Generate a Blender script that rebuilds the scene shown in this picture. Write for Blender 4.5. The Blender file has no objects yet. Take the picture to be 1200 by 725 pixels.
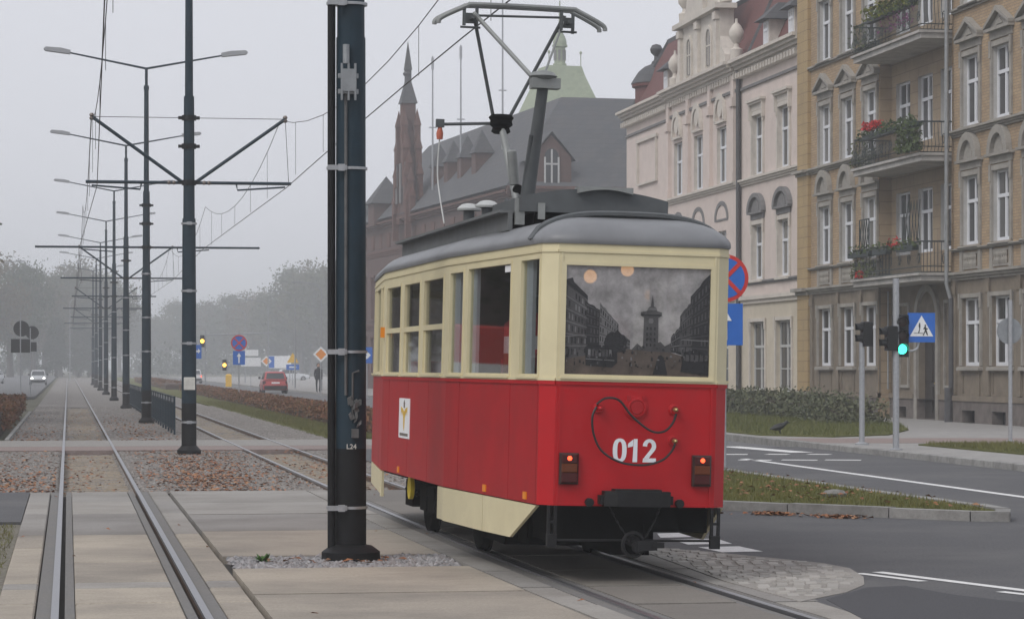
import bpy, math, random
import numpy as np
from math import radians, sin, cos, pi, sqrt
from mathutils import Vector, Matrix

# ---------------------------------------------------------------- camera, sky, sun, exposure
F, EYE, HORIZON, VANISH = 3150.0, 1.74, 429.0, 79.5      # focal length, eye height, horizon row, track vanishing column
YAW = math.atan((600 - VANISH) / F)
SC = bpy.context.scene
COL = SC.collection
cam = bpy.data.cameras.new('camera')
cam_ob = bpy.data.objects.new('camera', cam)
COL.objects.link(cam_ob)
cam_ob.location = (0, 0, EYE)
cam_ob.rotation_euler = (pi / 2, 0, -YAW)
cam.sensor_width = 36.0
cam.lens = 36.0 * F / 1200.0
cam.shift_y = (HORIZON - 362.5) / 1200.0
cam.clip_start, cam.clip_end = 0.1, 20000
SC.camera = cam_ob

SUN_EL, SUN_AZ = radians(46), radians(232)
world = bpy.data.worlds.new('World')
SC.world = world
world.use_nodes = True
nt = world.node_tree
nt.nodes.clear()
sky = nt.nodes.new('ShaderNodeTexSky')
sky.sky_type = 'NISHITA'
sky.sun_disc = False
sky.sun_elevation, sky.sun_rotation = SUN_EL, SUN_AZ
sky.air_density, sky.dust_density, sky.ozone_density = 1.0, 6.0, 1.0
hs = nt.nodes.new('ShaderNodeHueSaturation')
hs.inputs['Saturation'].default_value = 0.35
mx = nt.nodes.new('ShaderNodeMix')
mx.data_type = 'RGBA'
mx.inputs[0].default_value = 0.88                         # closed overcast over the clear sky
mx.inputs[7].default_value = (6.15, 6.25, 6.75, 1)
bg = nt.nodes.new('ShaderNodeBackground')
bg.inputs['Strength'].default_value = 0.133
wo = nt.nodes.new('ShaderNodeOutputWorld')
nt.links.new(sky.outputs[0], hs.inputs['Color'])
nt.links.new(hs.outputs[0], mx.inputs[6])
nt.links.new(mx.outputs[2], bg.inputs['Color'])
nt.links.new(bg.outputs[0], wo.inputs['Surface'])

sun = bpy.data.lights.new('sun', 'SUN')
sun.energy, sun.angle, sun.color = 1.4, radians(25), (1.0, 0.97, 0.93)
sun_ob = bpy.data.objects.new('sun', sun)
COL.objects.link(sun_ob)
sun_ob.rotation_euler = (pi / 2 - SUN_EL, 0, pi - SUN_AZ)

SC.view_settings.view_transform = 'Standard'
SC.view_settings.look = 'None'
SC.view_settings.exposure = 0.0
SC.view_settings.gamma = 1.0
SC.view_settings.use_curve_mapping = False
SC.cycles.use_denoising = True
SC.cycles.max_bounces = 8
SC.cycles.transparent_max_bounces = 16
SC.cycles.volume_bounces = 4

# ---------------------------------------------------------------- helpers
RNG = random.Random(7)
_c, _s = cos(YAW), sin(YAW)
def G(x, y, z=0.0):
    """photo pixel -> point of the level ground plane z"""
    d = F * (EYE - z) / (y - HORIZON)
    r = (x - 600) * d / F
    return (r * _c + d * _s, d * _c - r * _s)
def AY(x, y, Y):
    r = (x - 600) / F
    t = Y / (_c - r * _s)
    return ((r * _c + _s) * t, Y, EYE - (y - HORIZON) / F * t)

def tag(o, label=None, cat=None, group=None, kind=None):
    if label: o['label'] = label
    if cat: o['category'] = cat
    if group: o['group'] = group
    if kind: o['kind'] = kind
    return o
def empty(name, loc=(0, 0, 0), rz=0.0, parent=None):
    o = bpy.data.objects.new(name, None)
    COL.objects.link(o)
    o.location, o.rotation_euler = loc, (0, 0, rz)
    o.empty_display_size = 0.2
    if parent: o.parent = parent
    return o
def thing(name, label, cat, loc=(0, 0, 0), rz=0.0, group=None):
    return tag(empty(name, loc, rz), label, cat, group)
def put(name, me, parent=None, loc=(0, 0, 0), rz=0.0, scale=None, rot=None):
    o = bpy.data.objects.new(name, me)
    COL.objects.link(o)
    o.location = loc
    o.rotation_euler = rot if rot else (0, 0, rz)
    if scale: o.scale = scale
    if parent: o.parent = parent
    return o
def copy_tree(o, parent=None):
    c = o.copy()
    COL.objects.link(c)
    if parent: c.parent = parent
    for ch in list(o.children): copy_tree(ch, c)
    return c

class MB:
    """collects faces, then links them as one mesh object"""
    def __init__(s): s.v, s.f, s.mi, s.cur = [], [], [], 0
    def add(s, vs, fs):
        n = len(s.v); s.v += [tuple(p) for p in vs]
        for q in fs: s.f.append([n + i for i in q]); s.mi.append(s.cur)
        return s
    def quad(s, *p): return s.add(p, [range(len(p))])
    def box(s, x0, x1, y0, y1, z0, z1):
        return s.add([(x0,y0,z0),(x1,y0,z0),(x1,y1,z0),(x0,y1,z0),(x0,y0,z1),(x1,y0,z1),(x1,y1,z1),(x0,y1,z1)],
                     [(3,2,1,0),(4,5,6,7),(0,1,5,4),(1,2,6,5),(2,3,7,6),(3,0,4,7)])
    def bevbox(s, x0, x1, y0, y1, z0, z1, b):
        """box with its top edges chamfered"""
        P = []
        for z, i in ((z0, 0), (z1 - b, 0), (z1, b)):
            P += [(x0+i,y0+i,z),(x1-i,y0+i,z),(x1-i,y1-i,z),(x0+i,y1-i,z)]
        fs = [(3,2,1,0),(8,9,10,11)]
        for k in (0, 4):
            for i in range(4): fs.append((k+i, k+(i+1)%4, k+4+(i+1)%4, k+4+i))
        return s.add(P, fs)
    def obox(s, c, ax, ay, az):
        c, ax, ay, az = map(Vector, (c, ax, ay, az))
        P = [c + ax*i + ay*j + az*k for k in (-1,1) for i,j in ((-1,-1),(1,-1),(1,1),(-1,1))]
        return s.add(P, [(3,2,1,0),(4,5,6,7),(0,1,5,4),(1,2,6,5),(2,3,7,6),(3,0,4,7)])
    def tube(s, pts, r, n=8, caps=True):
        pts = [Vector(p) for p in pts]
        rs = r if isinstance(r, (list, tuple)) else [r] * len(pts)
        P, fs = [], []
        up = None
        for i, p in enumerate(pts):
            t = (pts[min(i+1, len(pts)-1)] - pts[max(i-1, 0)]).normalized()
            if up is None: up = Vector((1,0,0)) if abs(t.x) < .8 else Vector((0,1,0))
            a = (up - t * up.dot(t)).normalized(); b = t.cross(a); up = a
            P += [p + (a * cos(2*pi*k/n) + b * sin(2*pi*k/n)) * rs[i] for k in range(n)]
        for i in range(len(pts)-1):
            for k in range(n): fs.append((i*n+k, i*n+(k+1)%n, (i+1)*n+(k+1)%n, (i+1)*n+k))
        if caps: fs += [tuple(range(n))[::-1], tuple((len(pts)-1)*n + k for k in range(n))]
        return s.add(P, fs)
    def lathe(s, prof, c=(0,0,0), n=12, axis='z'):
        P, fs = [], []
        for r, z in prof:
            for k in range(n):
                a = 2*pi*k/n; x, y = r*cos(a), r*sin(a)
                q = (x, y, z) if axis == 'z' else ((x, z, y) if axis == 'y' else (z, x, y))
                P.append((c[0]+q[0], c[1]+q[1], c[2]+q[2]))
        for i in range(len(prof)-1):
            for k in range(n): fs.append((i*n+k, i*n+(k+1)%n, (i+1)*n+(k+1)%n, (i+1)*n+k))
        fs += [tuple(range(n))[::-1], tuple((len(prof)-1)*n+k for k in range(n))]
        return s.add(P, fs)
    def prism(s, poly, a0, a1, plane='xy'):
        """polygon extruded along the third axis (a0..a1)"""
        m = {'xy': lambda u,v,w: (u,v,w), 'xz': lambda u,v,w: (u,w,v), 'yz': lambda u,v,w: (w,u,v)}[plane]
        n = len(poly)
        P = [m(u,v,a0) for u,v in poly] + [m(u,v,a1) for u,v in poly]
        return s.add(P, [tuple(range(n))[::-1], tuple(range(n,2*n))] + [(i,(i+1)%n,n+(i+1)%n,n+i) for i in range(n)])
    def mesh(s, name, mats, smooth=False):
        me = bpy.data.meshes.new(name)
        me.from_pydata(s.v, [], s.f)
        for m in (mats if isinstance(mats, (list, tuple)) else [mats]): me.materials.append(m)
        if len(me.materials) > 1: me.polygons.foreach_set('material_index', s.mi)
        me.update()
        import bmesh
        bm = bmesh.new(); bm.from_mesh(me); bmesh.ops.recalc_face_normals(bm, faces=bm.faces[:]); bm.to_mesh(me); bm.free()
        if smooth:
            me.polygons.foreach_set('use_smooth', [True] * len(me.polygons))
            if smooth != 'all':
                try: me.set_sharp_from_angle(angle=radians(40))
                except Exception: pass
        return me
    def build(s, name, mats, parent=None, smooth=False, loc=(0,0,0), rz=0.0):
        return put(name, s.mesh(name, mats, smooth), parent, loc, rz)

_cache = {}
def cached(key, fn):
    if key not in _cache: _cache[key] = fn()
    return _cache[key]

# ---------------------------------------------------------------- materials
def _base(name):
    m = bpy.data.materials.new(name); m.use_nodes = True
    t = m.node_tree; b = t.nodes['Principled BSDF']
    return m, t, b
def _noise(t, scale, detail=4, rough=.6, vec=None):
    n = t.nodes.new('ShaderNodeTexNoise')
    n.inputs['Scale'].default_value = scale; n.inputs['Detail'].default_value = detail; n.inputs['Roughness'].default_value = rough
    if vec: t.links.new(vec, n.inputs['Vector'])
    return n.outputs['Fac']
def _ramp(t, fac, stops):
    r = t.nodes.new('ShaderNodeValToRGB')
    e = r.color_ramp.elements
    while len(e) < len(stops): e.new(.5)
    for i, (p, c) in enumerate(stops): e[i].position = p; e[i].color = (*c, 1)
    t.links.new(fac, r.inputs[0])
    return r.outputs[0]
def _mix(t, fac, a, b, mode='MIX'):
    n = t.nodes.new('ShaderNodeMix'); n.data_type = 'RGBA'; n.blend_type = mode
    for s, v in ((0, fac), (6, a), (7, b)):
        if hasattr(v, 'links') or hasattr(v, 'is_linked'): t.links.new(v, n.inputs[s])
        else: n.inputs[s].default_value = v if s == 0 else (*v, 1)
    return n.outputs[2]
def _coords(t, world=True):
    if world: return t.nodes.new('ShaderNodeNewGeometry').outputs['Position']
    return t.nodes.new('ShaderNodeTexCoord').outputs['Object']
def _bump(t, b, height, strength, dist):
    n = t.nodes.new('ShaderNodeBump')
    n.inputs['Strength'].default_value = strength; n.inputs['Distance'].default_value = dist
    t.links.new(height, n.inputs['Height']); t.links.new(n.outputs[0], b.inputs['Normal'])
def pm(name, col, rough=.7, metal=0.0, var=.18, scale=6.0, bump=0.0, bscale=60.0, dirt=0.0, dirtcol=(.05,.045,.04), world=False, spec=.4, rand=0.0, dscale=1.3, coat=0.0):
    m, t, b = _base(name)
    v = _coords(t, world)
    a = tuple(min(1, c*(1-var)) for c in col); d = tuple(min(1, c*(1+var)) for c in col)
    c = _ramp(t, _noise(t, scale, 6, .65, v), [(.3, a), (.7, d)])
    if dirt:
        f = _ramp(t, _noise(t, dscale, 8, .7, v), [(.45, (0,0,0)), (.75, (dirt,)*3)])
        c = _mix(t, f, c, dirtcol)
    if rand:
        oi = t.nodes.new('ShaderNodeObjectInfo')
        c = _mix(t, 1.0, c, _ramp(t, oi.outputs['Random'], [(0, (1-rand,)*3), (1, (1+rand*.3, 1+rand*.3, 1+rand*.25))]), 'MULTIPLY')
    t.links.new(c, b.inputs['Base Color'])
    b.inputs['Roughness'].default_value = rough; b.inputs['Metallic'].default_value = metal
    b.inputs['Specular IOR Level'].default_value = spec
    if coat: b.inputs['Coat Weight'].default_value = coat; b.inputs['Coat Roughness'].default_value = .25
    if bump: _bump(t, b, _noise(t, bscale, 4, .6, v), bump, .02)
    return m
def emit(name, col, strength):
    m, t, b = _base(name)
    b.inputs['Base Color'].default_value = (*col, 1)
    b.inputs['Emission Color'].default_value = (*col, 1); b.inputs['Emission Strength'].default_value = strength
    return m
def brick_mat(name, c1, c2, mortar, bw=.26, bh=.077, world=False, dirt=.4, ax='x'):
    m, t, b = _base(name)
    v = _coords(t, world)
    sp = t.nodes.new('ShaderNodeSeparateXYZ'); t.links.new(v, sp.inputs[0])
    cb = t.nodes.new('ShaderNodeCombineXYZ')
    ad = t.nodes.new('ShaderNodeMath'); ad.operation = 'ADD'
    t.links.new(sp.outputs[0], ad.inputs[0]); t.links.new(sp.outputs[1], ad.inputs[1])
    t.links.new(ad.outputs[0], cb.inputs[0]); t.links.new(sp.outputs[2], cb.inputs[1])
    br = t.nodes.new('ShaderNodeTexBrick')
    t.links.new(cb.outputs[0], br.inputs['Vector'])
    br.inputs['Scale'].default_value = 1.0; br.inputs['Brick Width'].default_value = bw; br.inputs['Row Height'].default_value = bh
    br.inputs['Mortar Size'].default_value = .008; br.inputs['Mortar Smooth'].default_value = .3
    br.inputs['Color1'].default_value = (*c1, 1); br.inputs['Color2'].default_value = (*c2, 1); br.inputs['Mortar'].default_value = (*mortar, 1)
    c = br.outputs['Color']
    f = _ramp(t, _noise(t, .8, 8, .7, v), [(.4, (0,0,0)), (.8, (dirt,)*3)])
    c = _mix(t, f, c, (.10,.08,.065))
    t.links.new(c, b.inputs['Base Color']); b.inputs['Roughness'].default_value = .85
    _bump(t, b, br.outputs['Fac'], -.6, .012)
    return m
def glass_mat(name, tint=(.8,.82,.82), refl=.12, rough=.03):
    m, t, b = _base(name)
    t.nodes.remove(b)
    out = t.nodes['Material Output']
    tr = t.nodes.new('ShaderNodeBsdfTransparent'); tr.inputs[0].default_value = (*tint, 1)
    gl = t.nodes.new('ShaderNodeBsdfGlossy'); gl.inputs['Roughness'].default_value = rough
    lw = t.nodes.new('ShaderNodeLayerWeight')                 # Schlick: the same from both sides of the sheet
    fr = t.nodes.new('ShaderNodeMath'); fr.operation = 'POWER'; fr.inputs[1].default_value = 5.0; t.links.new(lw.outputs['Facing'], fr.inputs[0])
    ad = t.nodes.new('ShaderNodeMath'); ad.operation = 'MULTIPLY_ADD'; ad.use_clamp = True; ad.inputs[1].default_value = .75; ad.inputs[2].default_value = refl
    t.links.new(fr.outputs[0], ad.inputs[0])
    mi = t.nodes.new('ShaderNodeMixShader')
    t.links.new(ad.outputs[0], mi.inputs[0]); t.links.new(tr.outputs[0], mi.inputs[1]); t.links.new(gl.outputs[0], mi.inputs[2])
    t.links.new(mi.outputs[0], out.inputs['Surface'])
    return m
def film_mat(name, col, opacity):
    """printed film on glass: partly see-through ink under a gloss"""
    m, t, b = _base(name)
    v = _coords(t, False)
    c = _ramp(t, _noise(t, 6, 6, .7, v), [(.3, tuple(k*.55 for k in col)), (.72, tuple(k*1.4 for k in col))])
    t.links.new(c, b.inputs['Base Color'])
    b.inputs['Roughness'].default_value = .12
    b.inputs['Alpha'].default_value = opacity; b.inputs['Specular IOR Level'].default_value = .5
    return m
def ballast_mat(name, cols, cell=26.0):
    m, t, b = _base(name)
    v = _coords(t, True)
    vo = t.nodes.new('ShaderNodeTexVoronoi'); vo.inputs['Scale'].default_value = cell; t.links.new(v, vo.inputs['Vector'])
    sp = t.nodes.new('ShaderNodeSeparateColor'); t.links.new(vo.outputs['Color'], sp.inputs[0])
    c = _ramp(t, sp.outputs[0], [(i/(len(cols)-1), k) for i, k in enumerate(cols)])
    c = _mix(t, _ramp(t, _noise(t, .7, 6, .7, v), [(.35, (0,0,0)), (.75, (.3,)*3)]), c, (.12,.10,.09))
    t.links.new(c, b.inputs['Base Color']); b.inputs['Roughness'].default_value = .9
    _bump(t, b, vo.outputs['Distance'], -1.0, .04)
    return m
def grass_mat(name, a=(.055,.075,.02), b_=(.13,.13,.035), c_=(.17,.12,.05)):
    m, t, b = _base(name)
    v = _coords(t, True)
    c = _ramp(t, _noise(t, 3.0, 8, .75, v), [(.25, a), (.55, b_), (.8, c_)])
    c = _mix(t, .45, c, _ramp(t, _noise(t, 60, 3, .7, v), [(.3, a), (.7, b_)]))
    t.links.new(c, b.inputs['Base Color']); b.inputs['Roughness'].default_value = .95; b.inputs['Specular IOR Level'].default_value = .1
    _bump(t, b, _noise(t, 45, 4, .7, v), .8, .05)
    return m
def leaf_mat(name, cols, rough=.7):
    m, t, b = _base(name)
    v = _coords(t, False)
    c = _ramp(t, _noise(t, 1.1, 5, .75, v), [(.25 + .5*i/max(1, len(cols)-1), k) for i, k in enumerate(cols)])
    oi = t.nodes.new('ShaderNodeObjectInfo')
    c = _mix(t, 1.0, c, _ramp(t, oi.outputs['Random'], [(0, (.8,.85,.8)), (.5, (1,.95,.9)), (1, (1.15,1.0,.85))]), 'MULTIPLY')
    t.links.new(c, b.inputs['Base Color']); b.inputs['Roughness'].default_value = rough; b.inputs['Specular IOR Level'].default_value = .2
    return m
def scatter_leaf_mat(name, cols):
    """every loose leaf its own colour (one mesh island each)"""
    m, t, b = _base(name)
    g = t.nodes.new('ShaderNodeNewGeometry')
    c = _ramp(t, g.outputs['Random Per Island'], [(i/(len(cols)-1), k) for i, k in enumerate(cols)])
    t.links.new(c, b.inputs['Base Color']); b.inputs['Roughness'].default_value = .75; b.inputs['Specular IOR Level'].default_value = .2
    return m
def concrete_mat(name, col):
    m, t, b = _base(name)
    v = _coords(t, True)
    mp = t.nodes.new('ShaderNodeMapping'); mp.inputs['Scale'].default_value = (1.0, 5.0, 1.0); t.links.new(v, mp.inputs[0])
    c = _ramp(t, _noise(t, 3.0, 10, .78, mp.outputs[0]), [(.28, tuple(k*.62 for k in col)), (.5, col), (.75, tuple(min(1,k*1.14) for k in col))])
    c = _mix(t, .5, c, _ramp(t, _noise(t, 38, 6, .85, v), [(.36, tuple(k*.5 for k in col)), (.62, tuple(min(1,k*1.22) for k in col))]))
    c = _mix(t, _ramp(t, _noise(t, .55, 6, .6, v), [(.42, (0,0,0)), (.68, (.65,)*3)]), c, (.17,.155,.14))
    c = _mix(t, _ramp(t, _noise(t, 11, 5, .75, mp.outputs[0]), [(.62, (0,0,0)), (.72, (.55,)*3)]), c, (.10,.09,.08))
    oi = t.nodes.new('ShaderNodeObjectInfo')
    c = _mix(t, 1.0, c, _ramp(t, oi.outputs['Random'], [(0, (.82,.82,.83)), (1, (1.06,1.05,1.03))]), 'MULTIPLY')
    t.links.new(c, b.inputs['Base Color']); b.inputs['Roughness'].default_value = .85; b.inputs['Specular IOR Level'].default_value = .25
    _bump(t, b, _noise(t, 120, 4, .7, v), .25, .01)
    return m

M = dict(
    asphalt=pm('asphalt', (.092,.092,.097), .82, var=.42, scale=40, bump=.35, bscale=260, dirt=.8, dirtcol=(.145,.143,.14), world=True, spec=.3, dscale=.45),
    asphalt_old=pm('asphalt_old', (.13,.13,.135), .85, var=.15, scale=120, bump=.3, bscale=240, dirt=.5, dirtcol=(.19,.185,.175), world=True, spec=.3, dscale=.5),
    ground=pm('ground_earth', (.11,.105,.07), .95, var=.3, scale=.6, world=True),
    concrete=concrete_mat('concrete', (.41,.365,.305)),
    concrete_grey=concrete_mat('concrete_grey', (.33,.315,.295)),
    concrete_dark=concrete_mat('concrete_dark', (.22,.205,.185)),  # darker tone for the middle slabs of the tram's track
    dirt=ballast_mat('gravelly_dirt', [(.10,.085,.065), (.16,.14,.11), (.08,.075,.05), (.22,.20,.17), (.09,.10,.045)], 30),
    kerb=pm('kerb_stone', (.30,.295,.285), .85, var=.15, scale=14, bump=.3, bscale=90, dirt=.6, world=True, rand=.15, dscale=2.5),
    joint=pm('joint_dirt', (.06,.055,.05), .95, world=True, var=.3, scale=30),
    railstrip=pm('rail_filler', (.16,.155,.15), .85, var=.25, scale=40, world=True, bump=.3, bscale=150, dirt=.4, dirtcol=(.2,.18,.15)),
    rail_top=pm('rail_steel', (.30,.30,.315), .38, .85, var=.1, scale=30, world=True),
    rail_side=pm('rail_rust', (.10,.065,.045), .85, var=.3, scale=25, world=True),
    sleeper=pm('sleeper_concrete', (.27,.225,.17), .9, var=.2, scale=20, world=True, dirt=.5),
    ballast=ballast_mat('ballast', [(.085,.08,.075), (.20,.188,.175), (.13,.115,.10), (.29,.27,.25), (.17,.148,.13)]),
    gravel=pm('gravel_stone', (.34,.335,.33), .9, var=.35, scale=18, world=True),
    paver=brick_mat('paver', (.34,.32,.30), (.30,.28,.265), (.16,.15,.14), .4, .4, True, .3),
    path=pm('path_slabs', (.265,.253,.238), .9, var=.16, scale=5, world=True, dirt=.35, dirtcol=(.22,.2,.18), bump=.2),
    redpath=pm('red_paving', (.235,.185,.17), .9, var=.2, scale=8, world=True, dirt=.4, dirtcol=(.25,.2,.18)),
    sidewalk=pm('sidewalk_slabs', (.29,.28,.27), .9, var=.14, scale=3, world=True, dirt=.4, dirtcol=(.2,.19,.18), bump=.15),
    paint=pm('road_paint', (.72,.72,.71), .7, var=.12, scale=30, world=True, dirt=.55, dirtcol=(.3,.3,.3), dscale=9),
    grass=grass_mat('grass', (.07,.085,.028), (.14,.14,.045), (.19,.15,.07)),
    grass_blade=leaf_mat('grass_blades', [(.075,.095,.03), (.13,.14,.045), (.20,.175,.075)]),
    sett=scatter_leaf_mat('granite_setts', [(.26,.25,.235), (.38,.36,.335), (.31,.295,.275), (.42,.40,.375)]),
    leaf_fall=scatter_leaf_mat('fallen_leaf', [(.20,.085,.045), (.36,.15,.065), (.14,.07,.04), (.38,.21,.11), (.26,.10,.05), (.17,.10,.06)]),
    pole=pm('pole_paint', (.014,.030,.044), .5, var=.2, scale=4, dirt=.25, dirtcol=(.03,.036,.04), spec=.2, dscale=3),
    pole_dark=pm('pole_tar', (.007,.007,.008), .6, var=.3, scale=9, spec=.2),
    galv=pm('galvanised_steel', (.38,.39,.41), .45, .55, var=.15, scale=18),
    lampgrey=pm('lamp_housing', (.33,.34,.36), .5, var=.1),
    wire=pm('wire_copper', (.045,.042,.042), .6, .3),
    insul=pm('insulator', (.12,.09,.07), .35),
    plastic=pm('signal_black', (.010,.010,.011), .5, spec=.25),
    box_white=pm('junction_box', (.55,.54,.5), .6),
    sign_blue=pm('sign_blue', (.02,.13,.50), .4, var=.06),
    sign_red=pm('sign_red', (.55,.03,.025), .4, var=.06),
    sign_white=pm('sign_white', (.78,.79,.8), .45, var=.05),
    sign_black=pm('sign_black', (.015,.015,.015), .5),
    sign_yellow=pm('sign_yellow', (.75,.45,.04), .45, var=.05),
    sign_orange=pm('sign_orange', (.75,.27,.04), .45, var=.05),
    sign_back=pm('sign_back', (.27,.285,.30), .55, .4),
    green_lit=emit('green_lamp', (.05,.95,.62), 3.2),
    amber_lit=emit('amber_lamp', (1.0,.48,.04), 9.0),
    head_lit=emit('head_lamp', (1.0,.97,.88), 14.0),
    tail_lit=emit('tail_lamp_lit', (1.0,.09,.03), 2.6),
    warm_lit=emit('warm_lamp', (1.0,.48,.16), 1.5),
    lens_dark=pm('lens_dark', (.03,.012,.01), .25),
)
# ---------------------------------------------------------------- ground
def track2_x(Y): return 4.17 + .36 * math.exp(-(Y - 18) / 11.0)
def struct(o): o['kind'] = 'structure'; return o
def sheet(name, poly, z, mat, depth=.1, parent=None, kind='structure'):
    o = MB().prism(poly, z - depth, z).build(name, mat, parent)
    if not parent: o['kind'] = kind
    return o

struct(MB().quad((-4500,-800,-.2), (4500,-800,-.2), (4500,7000,-.2), (-4500,7000,-.2)).build('ground', M['ground']))
sheet('road', [(5.47,2), (15.6,2), (15.6,56.4), (5.47,56.4)], 0, M['asphalt'], .19)
sheet('road', [(9.6,56.4), (15.2,56.4), (15.2,126), (15.2,520), (9.6,520)], 0, M['asphalt_old'], .19)
sheet('side_street', [(15.2,125.5), (90,125.5), (90,150), (15.2,150)], -.004, M['asphalt_old'], .18)
sheet('side_street', [(-60,30.6), (-.518,30.6), (-.518,37.8), (-60,37.8)], 0, M['asphalt'], .19)
sheet('verge', [(-40,2), (-.518,2), (-.518,30.55), (-40,30.55)], -.03, M['dirt'], .16)
sheet('oncoming_road', [(-12,120), (-1.9,160), (-1.9,520), (-12,520)], -.02, M['asphalt_old'], .15)
sheet('left_path', [(-9,64.2), (-2.9,64.2), (-2.6,150), (-9,150)], -.01, M['path'], .15)

# concrete crossing: slabs lie side by side between dirt-filled joints
crossing = tag(empty('tram_crossing'), kind='structure')
MB().box(-.513, 5.46, 2, 37.86, -.19, -.075).build('joint_bed', M['joint'], crossing)
def slab(x0, x1, y0, y1, m='concrete', top=0.0, curve=False):
    g = .028
    b = MB()
    if curve:
        n = max(1, int((y1 - y0) / 1.5)); P = []
        for k in range(n + 1):
            Y = y0 + g + (y1 - y0 - 2*g) * k / n
            P.append((track2_x(Y) + x0 + .004, Y))
        for k in range(n, -1, -1):
            Y = y0 + g + (y1 - y0 - 2*g) * k / n
            P.append((track2_x(Y) + x1 - .004, Y))
        b.prism(P, -.19, top)
    else:
        b.bevbox(x0+.004, x1-.004, y0+g, y1-g, -.19, top, .012)
    return b.build('concrete_slab', M[m], crossing)
T1 = .435                                                    # centre of the left track
rows = [12.0, 14.6, 16.2, 18.4, 20.0, 21.35, 21.95, 24.2, 26.2, 28.2, 32.2, 35.0, 37.8]
for i in range(len(rows)-1):
    a, b_ = rows[i], rows[i+1]
    mt = 'concrete_grey' if i >= 9 or i == 5 else 'concrete'
    for x0, x1 in ((-.515, T1-.665), (T1-.385, T1+.385), (T1+.665, 1.36)):
        slab(x0, x1, a, b_, mt, RNG.uniform(-.004, .003))
for y0, y1, m in ((12,15,'concrete'), (15,18,'concrete'), (18,20.6,'concrete'), (20.6,23.25,'concrete'), (24.75,28.6,'concrete'), (28.6,31.8,'concrete_grey'), (31.8,34.6,'concrete_grey'), (34.6,37.8,'concrete_grey')):
    n = 4
    for k in range(1):
        P = [(1.40, y0+.028)] + [(1.40, y1-.028)]
        steps = [y1-.028 - (y1-y0-.056)*j/4 for j in range(5)]
        P += [(track2_x(Y) - .94, Y) for Y in steps]
        MB().prism(P, -.19, RNG.uniform(-.005, .003)).build('concrete_slab', M[m], crossing)
rows2 = [10.0, 13.0, 15.5, 17.6, 19.3, 20.9, 22.6, 24.4, 26.5, 28.8, 31.5, 34.6, 37.8]
for i in range(len(rows2)-1):
    a, b_ = rows2[i], rows2[i+1]
    for x0, x1, mt in ((-.92, -.665, 'concrete_grey'), (-.385, .385, 'concrete_dark'), (.665, 1.02, 'concrete_grey')):
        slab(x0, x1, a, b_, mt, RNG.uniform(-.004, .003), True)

def strip(mb, xs, w, z, y0, y1, dy, h=.06):
    """long strip following a curve xs(Y)"""
    n = max(1, int((y1-y0)/dy)); P, fs = [], []
    for k in range(n+1):
        Y = y0 + (y1-y0)*k/n; x = xs(Y)
        P += [(x-w/2,Y,z-h), (x-w/2,Y,z), (x+w/2,Y,z), (x+w/2,Y,z-h)]
    for k in range(n):
        a = 4*k
        for i in range(3): fs.append((a+i, a+i+1, a+5+i, a+4+i))
    fs += [(0,1,2,3), tuple(4*n+i for i in (3,2,1,0))]
    mb.add(P, fs)
def build_track(name, label, xs, y0):
    t = thing(name, label, 'tram track', (0,0,0))
    for sd in (-1, 1):
        r = MB(); strip(r, lambda Y: xs(Y)+sd*.525, .054, .012, y0, 420, 2.0, .03)
        head = r.build('rail', M['rail_top'], t)
        w = MB(); strip(w, lambda Y: xs(Y)+sd*.525, .05, -.018, y0, 420, 2.0, .10); strip(w, lambda Y: xs(Y)+sd*.525, .13, -.105, y0, 420, 2.0, .03)
        w.build('rail_web', M['rail_side'], head)
        # filler strips on both sides inside the crossing; groove left open on the inner side
        o = MB(); strip(o, lambda Y: xs(Y)+sd*.603, .104, -.004, y0, 37.8, 1.5, .1); o.build('filler_strip', M['railstrip'], t)
        o = MB(); strip(o, lambda Y: xs(Y)+sd*.422, .07, -.006, y0, 37.8, 1.5, .1); o.build('filler_strip', M['railstrip'], t)
    sl = cached('sleeper', lambda: MB().bevbox(-.95, .95, -.12, .12, -.2, -.088, .02).mesh('sleeper', M['sleeper']))
    Y = 38.4
    while Y < 118:
        if not 56.0 < Y < 64.4: put('sleeper', sl, t, (xs(Y), Y, 0), 0)
        Y += .62
    return t
build_track('tram_track', 'straight tram track with bare rails running off past the poles into the fog', lambda Y: T1, 6)
build_track('tram_track', 'tram track under the red and cream tram, curving slightly', track2_x, 6)

def grid_ballast(name, x0, x1, y0, y1, step, amp, holes=()):
    nx, ny = int((x1-x0)/step)+1, int((y1-y0)/step)+1
    rg = np.random.default_rng(5)
    X, Y = np.meshgrid(np.linspace(x0,x1,nx), np.linspace(y0,y1,ny))
    Z = -.035 + rg.uniform(-amp, amp, X.shape)
    # lower between the rails so the sleepers show
    for c in (np.full_like(Y, T1), 4.17 + .36*np.exp(-(Y-18)/11)):
        Z = np.where(np.abs(X-c) < .5, Z - .072, Z)
        Z = np.where(np.abs(np.abs(X-c)-.525) < .06, np.minimum(Z, -.06), Z)
    v = np.stack([X+rg.uniform(-.3,.3,X.shape)*step, Y, Z], -1).reshape(-1,3)
    i = (np.arange(ny-1)[:,None]*nx + np.arange(nx-1)[None,:]).reshape(-1)
    f = np.stack([i, i+1, i+nx+1, i+nx], 1)
    return np_mesh(name, v, f, M['ballast'])
def np_mesh(name, v, f, mat, parent=None):
    me = bpy.data.meshes.new(name)
    me.vertices.add(len(v)); me.vertices.foreach_set('co', np.asarray(v, dtype=np.float32).reshape(-1))
    k = f.shape[1]
    me.loops.add(f.size); me.loops.foreach_set('vertex_index', f.reshape(-1).astype(np.int32))
    me.polygons.add(len(f)); me.polygons.foreach_set('loop_start', np.arange(0, f.size, k, dtype=np.int32))
    me.materials.append(mat); me.update(calc_edges=True); me.validate()
    return put(name, me, parent)
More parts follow.
